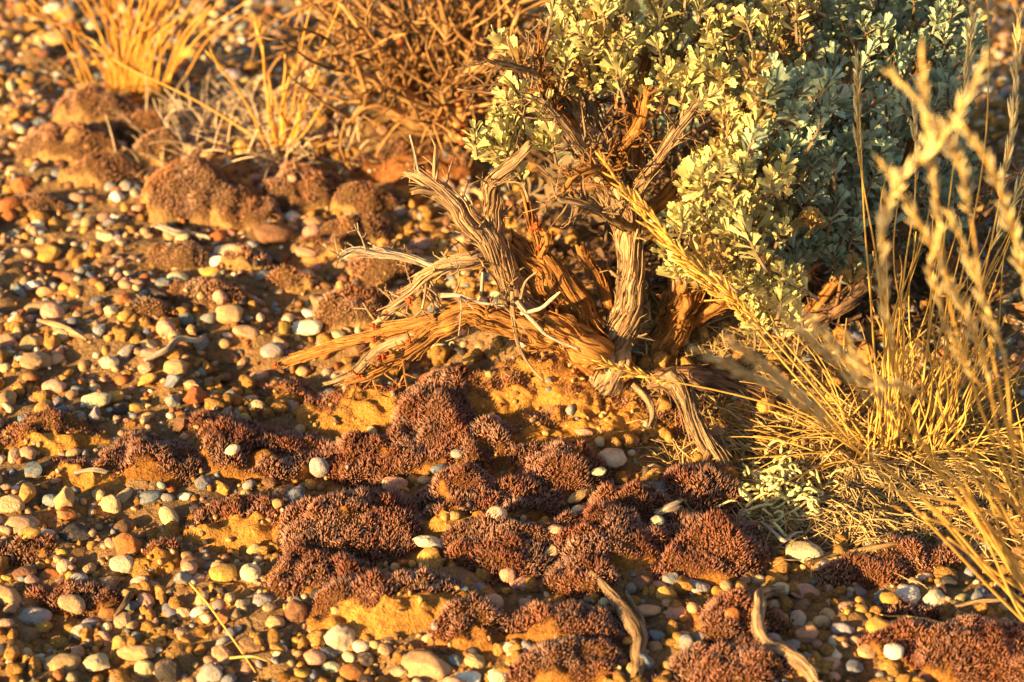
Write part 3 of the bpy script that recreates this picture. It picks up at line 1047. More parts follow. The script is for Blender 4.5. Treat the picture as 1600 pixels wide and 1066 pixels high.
order = sorted(range(len(scat)), key=lambda k: -seen_size(scat[k]))
n_single = 300 - len(hero)
single = set(order[:n_single])
gb = Bag()
BANK = {}
for s_ in (0, 1, 2):
    for v in range(14):
        BANK[(s_, v)] = stone_shape(s_, 1500 + v * 13 + s_, 1.0 if v % 3 else 0.0)
ZS = hgt(np.array([q[0] for q in scat]), np.array([q[1] for q in scat]))
for k, (x, y, r, colr, kind, px, py) in enumerate(scat):
    el = rng.uniform(0.72, 1.3)
    a, b, c = r * el, r / el * rng.uniform(0.85, 1.05), r * rng.uniform(0.5, 0.8)
    rz = rng.uniform(0, pi)
    tl = (rng.normal(0, .22), rng.normal(0, .22))
    if k in single:
        put_stone(x, y, a, b, c, rz, colr, kind, peb_label(r, colr, kind, px, py), "pebble", "loose pebbles of the gravel", rng.uniform(0.16, 0.34), tl, z=float(ZS[k]))
    else:
        Vb, Fb = BANK[(2 if r > 0.0060 else (1 if r > 0.0025 else 0), int(rng.integers(0, 14)))]
        Q = Vb * (a, b, c)
        cx, sx, cy, sy, cz, sz = cos(tl[0]), sin(tl[0]), cos(tl[1]), sin(tl[1]), cos(rz), sin(rz)
        Rm = np.array([[cz, -sz, 0], [sz, cz, 0], [0, 0, 1]]) @ np.array([[cy, 0, sy], [0, 1, 0], [-sy, 0, cy]]) @ np.array([[1, 0, 0], [0, cx, -sx], [0, sx, cx]])
        Q = Q @ Rm.T + (x, y, ZS[k] + c * rng.uniform(0.15, 0.6))
        cc = np.asarray(COLS[colr]) * rng.uniform(0.8, 1.2) * (1 + rng.normal(0, .06, 3))
        gb.add(Q, Fb, cc)
# grit caught on the cushions
for q, (cx, cy, A, B, ro, H, bare) in enumerate(CUSH):
    for _ in range(int(8 + 12 * min(bare, 1) * (A / .03))):
        th, rh = rng.uniform(0, 2 * pi), rng.uniform(0.15, 1.0) ** .6
        if bare < .5 and rh < .75 and rng.random() < .8: continue
        x, y = cx + A * rh * cos(th) * .98, cy + B * rh * sin(th) * .98
        r = rng.uniform(.0006, .0020) if rng.random() < .88 else rng.uniform(.002, .004)
        Vb, Fb = BANK[(1, int(rng.integers(0, 14)))]
        cc = (np.asarray(COLS[names[rng.choice(len(names), p=prob)]]) if rng.random() < .45 else np.array([.5, .29, .1])) * rng.uniform(0.8, 1.2)
        gb.add(Vb * r * rng.uniform(.6, 1.2, 3) + (x, y, float(hgt(x, y)) + H * max(1 - rh ** 2.1, 0) ** .72 + r * .3), Fb, cc)
o = gb.build("gravel", M_GRAVEL, kind="stuff")
tag(o, "fine mixed gravel of small pebbles spread over the soil", "gravel", kind="stuff")

# soil crumbs and grit between the stones
cb = Bag()
Vc, Fc = ICO[0]
Vd, Fd = ICO[1]
n = 9000
PX, PY = rng.uniform(-100, 1700, n), rng.uniform(0, 1130, n)
D = FWD[None] + RIGHT[None] * ((PX - 800) / FPX)[:, None] + UP[None] * ((533 - PY) / FPX)[:, None]
PP = CAM + D * (-CAM[2] / D[:, 2])[:, None]
keep = vn(PP[:, 0] * 30, PP[:, 1] * 30, 0, 91) > rng.uniform(-1.0, 0.6, n)
PP = PP[keep]
ZZ = hgt(PP[:, 0], PP[:, 1])
for (x, y), z in zip(PP[:, :2], ZZ):
    big = rng.random() < 0.16
    r = rng.uniform(0.0016, 0.0036) if big else rng.uniform(0.0006, 0.0017)
    Vx, Fx = (Vd, Fd) if big else (Vc, Fc)
    Q = Vx * r * rng.uniform(0.6, 1.15, 3) * (1 + rng.uniform(-.25, .25, (len(Vx), 1)))
    cb.add(Q + (x, y, z + r * 0.25), Fx, np.array([0.48, 0.235, 0.06]) * rng.uniform(0.6, 1.2))
BK = [stone_shape(1, 4000 + q, 1.0) for q in range(8)]
nc = 0
while nc < 900:
    px, py = rng.uniform(-100, 1700), rng.uniform(0, 1120)
    p = flat(px, py)
    nc += 1
    if cush_rho(p[0], p[1]) < 0.8 or vn(p[0] * 18, p[1] * 18, 0, 93) < rng.uniform(-.7, .3): continue
    z = float(hgt(p[0], p[1]))
    for q in range(int(rng.integers(2, 6))):
        Vx, Fx = BK[int(rng.integers(0, 8))]
        r = rng.uniform(0.0022, 0.0060)
        Q = Vx * r * rng.uniform(0.6, 1.2, 3)
        Q = Q * (1 + 0.5 * fbm(Q[:, 0] * 420 + nc, Q[:, 1] * 420, Q[:, 2] * 420 + q, 95, 2))[:, None]
        cb.add(Q + (p[0] + rng.normal(0, .005), p[1] + rng.normal(0, .005), z + r * 0.2), Fx, np.array([0.57, 0.30, 0.08]) * rng.uniform(0.75, 1.2))
o = cb.build("soil_crumbs", M_CRUST, kind="stuff")
tag(o, "ochre crumbs of crusty soil between the pebbles", "soil", kind="stuff")
#PART2
# ------------------------------------------------------------------ weathered wood
def limb_mesh(pts, k_max=60, fiss=0.16, lump=0.22, twist=12.0, seed=0, jag=0.6, step=0.0016, flatn=0.0):
    """pts rows: x, y, z, r -> V, F, grain, centre line, radii"""
    pts = np.asarray(pts, float)
    L = np.linalg.norm(np.diff(pts[:, :3], axis=0), axis=1).sum()
    n = int(np.clip(L / step, 10, 260))
    S = spline(pts, n)
    P, R = S[:, :3].copy(), np.maximum(S[:, 3], 0.0004)
    l = np.linspace(0, L, n)
    wob = np.stack([fbm(l * 45, seed + 0.5, q * 7.0, 101, 3) for q in range(3)], -1)
    P += wob * (R * 0.75)[:, None]
    T, Nn, B = frames(P)
    k = int(np.clip(2 * pi * R.max() / 0.0011, 9, k_max))
    a = np.arange(k) * 2 * pi / k
    A, LL = np.meshgrid(a, l)
    tw = A + twist * LL
    Rm = R.max()
    f = max(Rm / 0.0011, 1.4)
    ridge = vn(np.cos(tw) * f, np.sin(tw) * f, LL * 28 + seed, 103)
    ridge2 = vn(np.cos(tw) * f * 0.4, np.sin(tw) * f * 0.4, LL * 14 + seed, 105)
    low = vn(np.cos(A) * 1.3, np.sin(A) * 1.3, LL * 70 + seed * 3, 107) + 0.8 * vn(np.cos(A) * 2.2, np.sin(A) * 2.2, LL * 190 + seed * 5, 113)
    RR = R[:, None] * (1 + lump * low + 0.13 * ridge2)
    RR = RR - np.minimum(R[:, None] * fiss, 0.0012) * (np.abs(ridge) ** 0.7) * 1.2
    if flatn:
        RR = RR * (1 - flatn * np.cos(A) ** 2)
    RR = RR - np.minimum(R[:, None] * fiss, 0.0012) * 0.8 * np.abs(vn(np.cos(tw) * f * 2.1, np.sin(tw) * f * 2.1, LL * 60 + seed, 111))
    RR = np.maximum(RR, 0.0003)
    V = P[:, None] + RR[..., None] * (np.cos(A)[..., None] * Nn[:, None] + np.sin(A)[..., None] * B[:, None])
    # splintered end
    en = sstep(L - min(0.012, 0.2 * L), L, LL)
    V = V + (en * jag * R[-1] * 2.5 * vn(np.cos(A) * 2.5, np.sin(A) * 2.5, seed, 109))[..., None] * T[:, None]
    G = np.stack([R[:, None] * np.cos(tw) * 1.0, R[:, None] * np.sin(tw) * 1.0, LL + seed], -1)
    V = np.vstack([V.reshape(-1, 3), P[-1] - T[-1] * R[-1] * 0.8, P[0]])
    G = np.vstack([G.reshape(-1, 3), [0, 0, L], [0, 0, 0]])
    return V, tube_faces(n, k), G, (P, R, T, Nn, B, l)


YB = float(ground(955, 580)[1])       # the upright plane through the trunk's foot


def px_limb(rows, Yb=None, thick=0.78):
    out = []
    for (px, py, dy, r) in rows:
        p = at(px, py, (YB if Yb is None else Yb) + dy)
        out.append([*p, r * mpp(p) * thick])
    return np.array(out)


def lichen_bag(bag, p, r, seed, col=(0.50, 0.085, 0.018)):
    r_ = np.random.default_rng(seed)
    for _ in range(14):
        d = norm(r_.normal(0, 1, 3)) * r * r_.uniform(0.1, 0.9)
        Vx, Fx = ICO[1]
        q = Vx * r * r_.uniform(0.25, 0.5) * r_.uniform(0.5, 1.2, 3) * (1 + r_.uniform(-.3, .3, (len(Vx), 1)))
        bag.add(q + p + d, Fx, np.asarray(col) * r_.uniform(0.6, 1.3))


sage_root = empty("sagebrush", ground(955, 585))
tag(sage_root, "gnarled sagebrush with silvery leaves and twisted weathered trunk", "sagebrush")
GREYW = np.array([0.50, 0.33, 0.18]); ORW = np.array([0.50, 0.23, 0.062]); DARKW = np.array([0.24, 0.14, 0.08]); PALEW = np.array([0.55, 0.45, 0.33])
LIMBS = []
fib = Bag()
twig = Bag()


def add_fibres(line, n, seed, col):
    P, R, T, Nn, B, l = line
    r_ = np.random.default_rng(seed)
    for _ in range(n):
        m = int(r_.integers(10, 26))
        if len(P) <= m + 2: continue
        i0 = int(r_.integers(0, len(P) - m))
        a = r_.uniform(0, 2 * pi) + 25 * l[i0:i0 + m]
        t = np.linspace(0, 1, m)
        peel = (r_.uniform(0.0, 0.0018) if r_.random() < .7 else r_.uniform(.002, .006)) * t ** 3
        rr = R[i0:i0 + m] * 1.03 + 0.0002 + peel
        Q = P[i0:i0 + m] + rr[:, None] * (np.cos(a)[:, None] * Nn[i0:i0 + m] + np.sin(a)[:, None] * B[i0:i0 + m])
        w = r_.uniform(0.0002, 0.0006) * np.sin(pi * np.clip(t * 0.9 + 0.08, 0, 1)) + 0.0001
        stick(Q[::2], w[::2], 3, np.asarray(col) * r_.uniform(0.6, 1.35), fib)


def branch(name, rows, col, seed, fibres=0, Yb=None, parent=None, bag_twigs=0, world=False, **kw):
    pts = np.asarray(rows, float) if world else px_limb(rows, Yb)
    V, F, G, line = limb_mesh(pts, seed=seed, **kw)
    n = len(V)
    c = np.asarray(col) * (1 + 0.25 * fbm(V[:, 0] * 40, V[:, 1] * 40, V[:, 2] * 40, seed, 2))[:, None]
    o = build(name, V, F, M_WOOD, parent or sage_root, origin=pts[0, :3], col=c, grain=G)
    LIMBS.append((line, col))
    if fibres:
        add_fibres(line, int(fibres * 1.5), seed + 1000, col)
    if bag_twigs:
        dead_twigs(line, bag_twigs, seed + 2000, col)
    return o, line


def dead_twigs(line, n, seed, col, lmin=0.006, lmax=0.026, bag=None, fat=1.0):
    P, R, T, Nn, B, l = line
    r_ = np.random.default_rng(seed)
    for _ in range(n):
        i = int(r_.integers(len(P) // 6, len(P)))
        a = r_.uniform(0, 2 * pi)
        d = norm(np.cos(a) * Nn[i] + np.sin(a) * B[i] + T[i] * r_.uniform(0.1, 0.9) + np.array([0, 0, 0.25]))
        grow_twig(P[i], d, r_.uniform(lmin, lmax), min(R[i] * 0.4, r_.uniform(0.0006, 0.0013)) * fat, r_, col, 1, bag if bag is not None else twig)


def grow_twig(p, d, L, r, r_, col, depth, bag, crook=0.35):
    n = max(3, int(L / 0.006))
    Q = [p]
    dd = d
    for _ in range(n):
        dd = norm(dd + r_.normal(0, crook * 0.45, 3))
        Q.append(Q[-1] + dd * L / n)
    Q = np.array(Q)
    rad = r * np.linspace(1, 0.45, len(Q)) * r_.uniform(0.8, 1.25, len(Q))
    stick(Q, rad, 4, np.asarray(col) * r_.uniform(0.65, 1.15), bag)
    if depth > 0:
        for _ in range(int(r_.integers(1, 5))):
            i = int(r_.integers(1, len(Q)))
            t = norm(Q[i] - Q[i - 1])
            s = norm(np.cross(t, r_.normal(0, 1, 3)))
            grow_twig(Q[i], norm(t * 0.7 + s), L * r_.uniform(0.2, 0.5), r * 0.65, r_, col, depth - 1, bag, crook)


# trunks (px, py, depth offset, radius px)
t1, ln1 = branch("trunk", [(930, 640, -.005, 34), (950, 585, 0, 32), (966, 540, 0, 29), (984, 470, 0, 27), (986, 400, .004, 24), (984, 345, .01, 26), (962, 290, .014, 32), (935, 235, .02, 32), (905, 195, .03, 24), (872, 155, .035, 14)], GREYW, 1, 150, k_max=84, lump=.2, bag_twigs=22)
t2, ln2 = branch("trunk", [(965, 600, .0, 40), (935, 540, .004, 42), (895, 485, .006, 40), (855, 440, .008, 34), (822, 405, .010, 26), (800, 380, .012, 17)], ORW, 2, 120, k_max=96, lump=.2, twist=8)
t3, ln3 = branch("trunk", [(830, 500, -.004, 22), (800, 450, -.004, 21), (782, 405, -.004, 23), (760, 370, 0, 21), (730, 343, .002, 20), (698, 310, .004, 15), (668, 284, .006, 9), (632, 268, .01, 4)], GREYW * 1.1, 3, 110, k_max=72, lump=.28, bag_twigs=14)
t3b, ln3b = branch("branch", [(778, 400, .004, 15), (768, 350, .004, 15), (768, 310, .004, 15), (768, 283, .002, 13), (798, 256, -.002, 11), (814, 240, -.004, 9), (829, 224, -.006, 6)], GREYW, 4, 40, bag_twigs=6)
branch("branch", [(690, 300, .004, 8), (660, 296, 0, 8), (642, 300, -.002, 6)], GREYW * .8, 41, 8)
branch("branch", [(846, 440, .008, 10), (848, 395, .006, 10), (832, 350, .008, 9), (826, 315, .008, 8), (818, 292, .01, 6)], ORW * .9, 5, 18)
b5, ln5 = branch("branch", [(846, 400, .004, 8), (852, 372, .0, 9), (842, 352, -.002, 8)], ORW * .95, 42, 4)
branch("branch", [(958, 500, .01, 13), (940, 440, .014, 12), (918, 405, .016, 10), (908, 384, .016, 11), (906, 376, .016, 10)], ORW * .85, 6, 24)
branch("branch", [(905, 470, .0, 18), (875, 425, .0, 13), (850, 400, .004, 9)], ORW * .8, 61, 20)
# low arching root that reaches out to the gravel
r6, ln6 = branch("root", [(940, 560, -.012, 36), (880, 525, -.014, 36), (815, 500, -.016, 30), (745, 488, -.016, 22), (692, 502, -.018, 21), (650, 535, -.022, 15), (610, 565, -.026, 11), (570, 588, -.032, 8), (535, 598, -.038, 6)], ORW, 7, 120, k_max=84, twist=6, lump=.34, bag_twigs=26)
r6b, _ = branch("root", [(680, 498, -.018, 15), (625, 512, -.014, 14), (570, 528, -.012, 10), (520, 541, -.012, 9), (470, 557, -.012, 8), (428, 573, -.012, 5)], ORW * 1.05, 8, 36)
r6c, _ = branch("root", [(640, 525, -.02, 10), (600, 542, -.022, 9), (572, 565, -.026, 8), (545, 588, -.032, 7), (505, 601, -.036, 4)], GREYW, 9, 14)
b7, ln7 = branch("branch", [(785, 400, .01, 13), (745, 402, .004, 13), (700, 412, .0, 12), (668, 430, -.002, 10), (640, 462, -.004, 9), (605, 490, -.006, 9), (580, 512, -.008, 7)], GREYW * 1.05, 10, 30, bag_twigs=24)
branch("branch", [(682, 420, .0, 8), (655, 407, .002, 8), (605, 397, .004, 7), (560, 391, .004, 6), (540, 396, .004, 5), (528, 410, .002, 3)], PALEW, 11, 14, bag_twigs=6)
branch("twig", [(800, 455, -.02, 5), (802, 500, -.024, 5), (812, 545, -.028, 4), (830, 575, -.03, 3), (850, 596, -.032, 2)], GREYW * .9, 12)
branch("twig", [(806, 470, -.022, 6), (835, 505, -.026, 5), (860, 528, -.03, 4), (905, 546, -.032, 2)], PALEW, 13)
branch("twig", [(815, 490, -.022, 5), (845, 482, -.026, 4), (862, 468, -.028, 4), (876, 456, -.03, 2)], PALEW, 14)
branch("twig", [(812, 470, -.018, 4), (822, 440, -.02, 3), (840, 425, -.02, 2)], GREYW, 15)
branch("twig", [(690, 462, -.02, 6), (720, 462, -.024, 5), (750, 474, -.026, 4), (790, 478, -.026, 3)], PALEW * .95, 16, bag_twigs=9)
branch("twig", [(754, 425, -.012, 4), (752, 455, -.014, 4), (745, 474, -.016, 3)], PALEW * .9, 17)
branch("twig", [(640, 210, .012, 2), (646, 235, .01, 3), (652, 262, .008, 3), (660, 284, .006, 3)], PALEW * .9, 18)
# roots on the grass side
branch("root", [(1040, 575, -.02, 24), (1070, 625, -.03, 18), (1092, 675, -.045, 16), (1118, 712, -.055, 16), (1132, 733, -.062, 12), (1142, 753, -.068, 5)], GREYW * .75, 19, 50, k_max=60)
branch("root", [(1108, 705, -.056, 8), (1092, 740, -.068, 8), (1075, 775, -.08, 6), (1068, 792, -.086, 4)], GREYW * .6, 20, 8)
branch("root", [(990, 600, -.02, 9), (1012, 620, -.028, 8), (1020, 645, -.034, 6), (1014, 668, -.04, 3)], GREYW * .7, 21, 8)
branch("root", [(1010, 600, .0, 26), (1070, 592, .0, 24), (1130, 600, .0, 20), (1190, 616, .0, 12), (1230, 630, .0, 5)], DARKW * 1.2, 22, 80, k_max=60, lump=.45)
branch("trunk", [(1030, 560, .03, 30), (1060, 480, .02, 34), (1075, 440, .012, 34), (1085, 420, .008, 24)], ORW * .8, 23, 50, k_max=80, lump=.3)
branch("trunk", [(1150, 590, .06, 30), (1230, 520, .05, 28), (1305, 480, .05, 18), (1350, 440, .06, 15), (1395, 350, .08, 12), (1420, 260, .1, 9)], DARKW * 1.0, 24, 60, k_max=72, lump=.3)
# branches up into the leaves
up = [
    [(905, 200, .03, 16), (880, 150, .03, 11), (850, 120, .02, 8), (800, 105, .0, 6), (757, 92, -.01, 4)],
    [(910, 210, .03, 14), (870, 175, .02, 10), (845, 120, .02, 8), (838, 85, .02, 5)],
    [(940, 230, .02, 18), (925, 170, .04, 12), (900, 90, .06, 10), (880, 20, .07, 8), (870, -60, .08, 5)],
    [(962, 280, .02, 14), (975, 230, .01, 9), (1000, 190, .0, 9), (1012, 135, .0, 6)],
    [(980, 330, .01, 16), (1012, 270, .0, 11), (1045, 225, .0, 9), (1082, 170, .0, 6), (1100, 130, .01, 4)],
    [(985, 350, .01, 16), (1050, 300, .03, 12), (1130, 210, .05, 12), (1200, 120, .07, 10), (1240, 40, .08, 9), (1255, -60, .1, 6)],
    [(1040, 520, .03, 20), (1100, 420, .02, 14), (1150, 330, .0, 10), (1190, 240, -.01, 8), (1230, 160, -.01, 5)],
    [(1060, 520, .04, 18), (1140, 460, .01, 12), (1190, 400, -.01, 8), (1230, 360, -.02, 5)],
    [(1200, 540, .05, 18), (1260, 420, .05, 12), (1300, 300, .05, 10), (1320, 180, .06, 8), (1340, 60, .08, 6)],
    [(1250, 500, .05, 14), (1340, 400, .06, 10), (1400, 300, .08, 9), (1440, 180, .1, 8), (1500, 60, .12, 6)],
    [(1200, 120, .07, 9), (1225, 75, .06, 9), (1235, 40, .06, 8), (1270, -30, .07, 6)],
    [(975, 300, .02, 12), (940, 270, -.01, 8), (900, 275, -.02, 7), (878, 300, -.025, 5)],
    [(985, 360, .0, 10), (945, 335, -.02, 8), (905, 320, -.03, 7), (870, 312, -.035, 5)],
    [(990, 300, .01, 16), (1000, 250, .03, 14), (990, 180, .06, 12), (1010, 100, .08, 9), (1030, 10, .1, 7)],
    [(950, 260, .02, 14), (920, 240, .0, 10), (880, 190, -.01, 8), (840, 150, -.01, 5)],
]
for k, rows in enumerate(up):
    branch("branch", rows, (GREYW, ORW)[k % 2] * .8, 200 + k, 16, bag_twigs=22, lump=.3)

# orange crust lichen on the wood: one patch each
for k, (px, py, dy, r, par) in enumerate([(638, 470, -.012, 9, b7), (604, 488, -.014, 4, b7), (583, 510, -.014, 5, b7), (597, 560, -.034, 9, r6), (640, 535, -.03, 6, r6), (583, 530, -.018, 6, r6b), (430, 573, -.016, 6, r6b),
                                          (835, 355, -.006, 9, b5), (840, 388, -.006, 5, b5), (560, 588, -.036, 6, r6)]):
    p = at(px, py, YB + dy)
    lb = Bag()
    lichen_bag(lb, p, r * mpp(p), 700 + k)
    lb.build("lichen", M_LICHEN, par, p)

# ------------------------------------------------------------------ sagebrush leaves
def leaf_shape(var):
    r_ = np.random.default_rng(40 + var)
    w = [1.0, 0.8, 1.2][var % 3]
    rows = [(0.0, .03), (.3, .06 * w), (.6, .125 * w), (.86, .19 * w)]
    V = []
    for x, h in rows:
        V += [(x, -h, 0), (x, 0, 0), (x, h, 0)]
    lb = .19 * w
    V += [(.94, -.075 * w, 0), (.94, .075 * w, 0), (1.03, -.045 * w, 0), (1.04, .035 * w, 0), (.99, -.125 * w, 0), (.96, -lb * 1.0, 0), (.99, .125 * w, 0), (.96, lb * 1.0, 0)]
    V = np.array(V, float)
    x = V[:, 0]
    V[:, 2] = -[.25, .05, -.12][var % 3] * x * x + 0.9 * V[:, 1] ** 2 / w + .02 * np.sin(x * 9 + var)
    F4 = []
    for q in range(3):
        b = q * 3
        F4 += [(b, b + 3, b + 4, b + 1), (b + 1, b + 4, b + 5, b + 2)]
    F4 += [(9, 17, 16, 12), (12, 14, 15, 13), (13, 18, 19, 11)]
    F3 = [(9, 12, 10), (10, 12, 13), (10, 13, 11)]
    return V, [np.array(F4), np.array(F3)]


LEAF = [leaf_shape(v) for v in range(3)]
sv = np.array([(0, -.03, 0), (0, .03, 0), (.55, -.13, .01), (.55, .13, .01), (.95, -.2, -.1), (.95, .2, -.1), (1.04, 0, -.12)])
LEAF.append((sv, [np.array([(0, 2, 3, 1), (2, 4, 5, 3)]), np.array([(4, 6, 5)])]))
LEAVES = []     # (origin, 3x3, length, variant, tint)
r_ = np.random.default_rng(77)


def sprig(tip, d, L, nleaf, ls, tint, simple=False):
    """a leafy shoot: stem ends at tip, leaves crowd towards it"""
    d = norm(np.asarray(d, float))
    base = tip - d * L
    bend = r_.normal(0, 0.15, 3) * L
    t = np.linspace(0, 1, 7)[:, None]
    S = base + d * L * t + bend * (t * (1 - t))
    stick(S, np.linspace(0.0011, 0.0006, 7), 5, np.array([0.36, 0.25, 0.15]) * r_.uniform(.7, 1.2), twig)
    ga = r_.uniform(0, 6)
    s1 = norm(np.cross(d, r_.normal(0, 1, 3))); s2 = np.cross(d, s1)
    for k in range(nleaf):
        u = 0.2 + 0.8 * (k + .5) / nleaf
        p = base + d * L * u + bend * (u * (1 - u))
        ga += 2.4 + r_.normal(0, .3)
        rad = np.cos(ga) * s1 + np.sin(ga) * s2
        open_ = np.interp(u, [0.2, 0.75, 1.0], [0.95, 0.6, 0.2]) * r_.uniform(0.75, 1.3)
        x = norm(d * cos(open_) + rad * sin(open_) + np.array([0, 0, .12]) + r_.normal(0, .1, 3))
        z = norm(np.cross(np.cross(x, d - rad * 0.2), x) + r_.normal(0, .5, 3))
        z = norm(z - x * np.dot(z, x))
        y = np.cross(z, x)
        ln = ls * r_.uniform(0.65, 1.15) * (0.75 + 0.35 * sin(pi * min(u, .95)))
        wd = r_.uniform(.75, 1.15)
        LEAVES.append((p, np.stack([x, y * wd, z], 1), ln, 3 if simple else int(r_.integers(0, 3)), tint * r_.uniform(.7, 1.25) * (1 + r_.normal(0, .03, 3))))


SAGE = np.array([0.56, 0.49, 0.19])  # leaf colour with warm sunlight painted in, for the lit side
SAGE_SHADE = np.array([0.34, 0.41, 0.27])  # same leaves with cool shade painted in, for the unlit side
# zones: polygon px box, count, depth range, lean, sunlit or shaded leaf colour
zones = [
    ((735, 800, 140, 255), 13, (-.005, .03), (-.5, -.25), 0),
    ((780, 860, 120, 215), 9, (.0, .04), (-.4, -.3), 0),
    ((770, 800, 45, 70), 2, (.03, .05), (-.5, -.1), 0),
    ((865, 960, -30, 70), 24, (.0, .08), (-.25, -.35), 0),
    ((870, 960, 70, 135), 17, (.0, .06), (-.25, -.4), 0),
    ((950, 1180, -60, 60), 42, (.02, .13), (-.1, -.35), 0),
    ((940, 1180, 50, 120), 26, (.0, .10), (-.1, -.4), 0),
    ((990, 1170, 110, 150), 16, (.0, .06), (.0, -.4), 0),
    ((1100, 1220, 120, 260), 22, (-.04, .02), (.0, -.4), 0),
    ((1060, 1230, 250, 360), 36, (-.07, .0), (-.25, -.45), 0),
    ((1045, 1190, 320, 420), 32, (-.07, .0), (-.3, -.4), 0),
    ((1140, 1260, 400, 500), 26, (-.07, -.02), (-.25, -.5), 0),
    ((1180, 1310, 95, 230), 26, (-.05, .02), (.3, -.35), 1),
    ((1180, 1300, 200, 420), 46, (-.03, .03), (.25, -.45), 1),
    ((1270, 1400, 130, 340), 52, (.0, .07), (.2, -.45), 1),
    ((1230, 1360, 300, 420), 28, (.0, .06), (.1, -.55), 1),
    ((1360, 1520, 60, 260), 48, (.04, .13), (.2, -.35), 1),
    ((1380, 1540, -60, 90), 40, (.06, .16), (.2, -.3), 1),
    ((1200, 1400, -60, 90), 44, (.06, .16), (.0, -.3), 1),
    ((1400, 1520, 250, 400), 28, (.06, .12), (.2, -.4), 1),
    ((1180, 1260, -40, 120), 18, (.04, .1), (-.1, -.3), 0),
]
for (x0, x1, y0, y1), n, (d0, d1), (lx, ly), in_shade in zones:
    for _ in range(int(n * 1.25)):
        px, py = r_.uniform(x0, x1), r_.uniform(y0, y1)
        tip = at(px, py, YB + r_.uniform(d0, d1))
        dirn = np.array([lx + r_.normal(0, .35), ly * .8 + r_.normal(0, .3), 1.0])
        tint = (SAGE_SHADE * r_.uniform(.85, 1.25) if in_shade else SAGE * r_.uniform(.85, 1.15))
        if r_.random() < .09: tint = np.array([0.42, 0.27, 0.09])
        sprig(tip, dirn, r_.uniform(.013, .030), int(r_.integers(16, 27)), r_.uniform(.0078, .0120), tint)

# out of view above the frame the crown closes
for _ in range(70):
    px, py = r_.uniform(850, 1560), r_.uniform(-330, -60)
    tip = at(px, py, YB + r_.uniform(.02, .2))
    sprig(tip, np.array([r_.normal(0, .4), r_.normal(-.1, .3), 1.0]), r_.uniform(.02, .04), 14, .013, SAGE, True)
# back of the crown, seen through gaps
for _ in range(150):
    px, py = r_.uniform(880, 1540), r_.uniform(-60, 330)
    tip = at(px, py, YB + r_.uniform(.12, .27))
    sprig(tip, np.array([r_.normal(0, .4), r_.normal(.1, .3), 1.0]), r_.uniform(.02, .04), 14, .014, SAGE_SHADE, True)
# dead brown shoots and twigs added low inside the bush to block light
for _ in range(85):
    px, py = r_.uniform(1040, 1500), r_.uniform(330, 500)
    tip = at(px, py, YB + r_.uniform(.05, .17))
    sprig(tip, np.array([r_.normal(0, .6), r_.normal(0, .4), .7]), r_.uniform(.02, .04), 12, .012, np.array([0.22, 0.14, 0.07]), True)
for _ in range(60):  # dark twigs and shoots added behind the crown gap to darken it
    p = at(r_.uniform(850, 1120), r_.uniform(140, 350), YB + r_.uniform(.07, .2))
    grow_twig(p, norm(np.array([r_.normal(0, .7), r_.normal(0, .4), .8])), r_.uniform(.03, .08), r_.uniform(.0008, .002), r_, DARKW * 1.3, 2, twig)
for _ in range(40):
    tip = at(r_.uniform(860, 1100), r_.uniform(170, 340), YB + r_.uniform(.12, .22))
    sprig(tip, np.array([r_.normal(0, .6), r_.normal(0, .4), .7]), r_.uniform(.02, .04), 12, .013, np.array([0.20, 0.13, 0.07]), True)
for _ in range(110):
    px, py = r_.uniform(1020, 1560), r_.uniform(300, 540)
    p = at(px, py, YB + r_.uniform(.04, .18))
    grow_twig(p, norm(np.array([r_.normal(0, .7), r_.normal(0, .4), .8])), r_.uniform(.03, .09), r_.uniform(.0008, .002), r_, DARKW * 1.2, 2, twig)

pj = []
for (p, M, ln, v, c) in LEAVES:
    q = p + M[:, 0] * ln * .6
    X_, Y_, D_ = proj(q)
    facing = abs(np.dot(M[:, 2], norm(CAM - q)))
    vis = v < 3 and 0 <= X_ <= 1600 and 0 <= Y_ <= 1066
    pj.append((facing + .2) * ln / D_ * (1.0 if vis else 0) * (1.6 if D_ < 1.4 else 1.0) - max(0, q[1] - YB) * .05)
front = set(np.argsort(pj)[::-1][:290].tolist())
fol = Bag()
LM_ = []
for v in range(3):
    Vl, Fl = LEAF[v]
    for c in (SAGE, SAGE_SHADE):
        me = mesh_from("leaf", Vl, Fl, col=np.broadcast_to(c, (len(Vl), 3)))
        me.materials.append(M_LEAF)
        LM_.append(me)
from mathutils import Matrix
for k, (p, M, ln, v, c) in enumerate(LEAVES):
    if k in front:
        dark = abs(c[2] / c[1] - SAGE_SHADE[2] / SAGE_SHADE[1]) < abs(c[2] / c[1] - SAGE[2] / SAGE[1])
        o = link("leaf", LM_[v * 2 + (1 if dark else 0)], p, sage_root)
        R3 = Matrix((M * ln).tolist()).to_4x4()
        R3.translation = Vector(p - ORG[sage_root.name])
        o.matrix_local = R3
    else:
        Vl, Fl = LEAF[v]
        fol.add(Vl @ (M * ln).T + p, Fl, c)
fol.build("foliage", M_LEAF, sage_root, kind="stuff")
fib.build("bark_fibres", M_WOOD, sage_root, kind="stuff")
twig.build("twigs", M_WOOD, sage_root, kind="stuff")

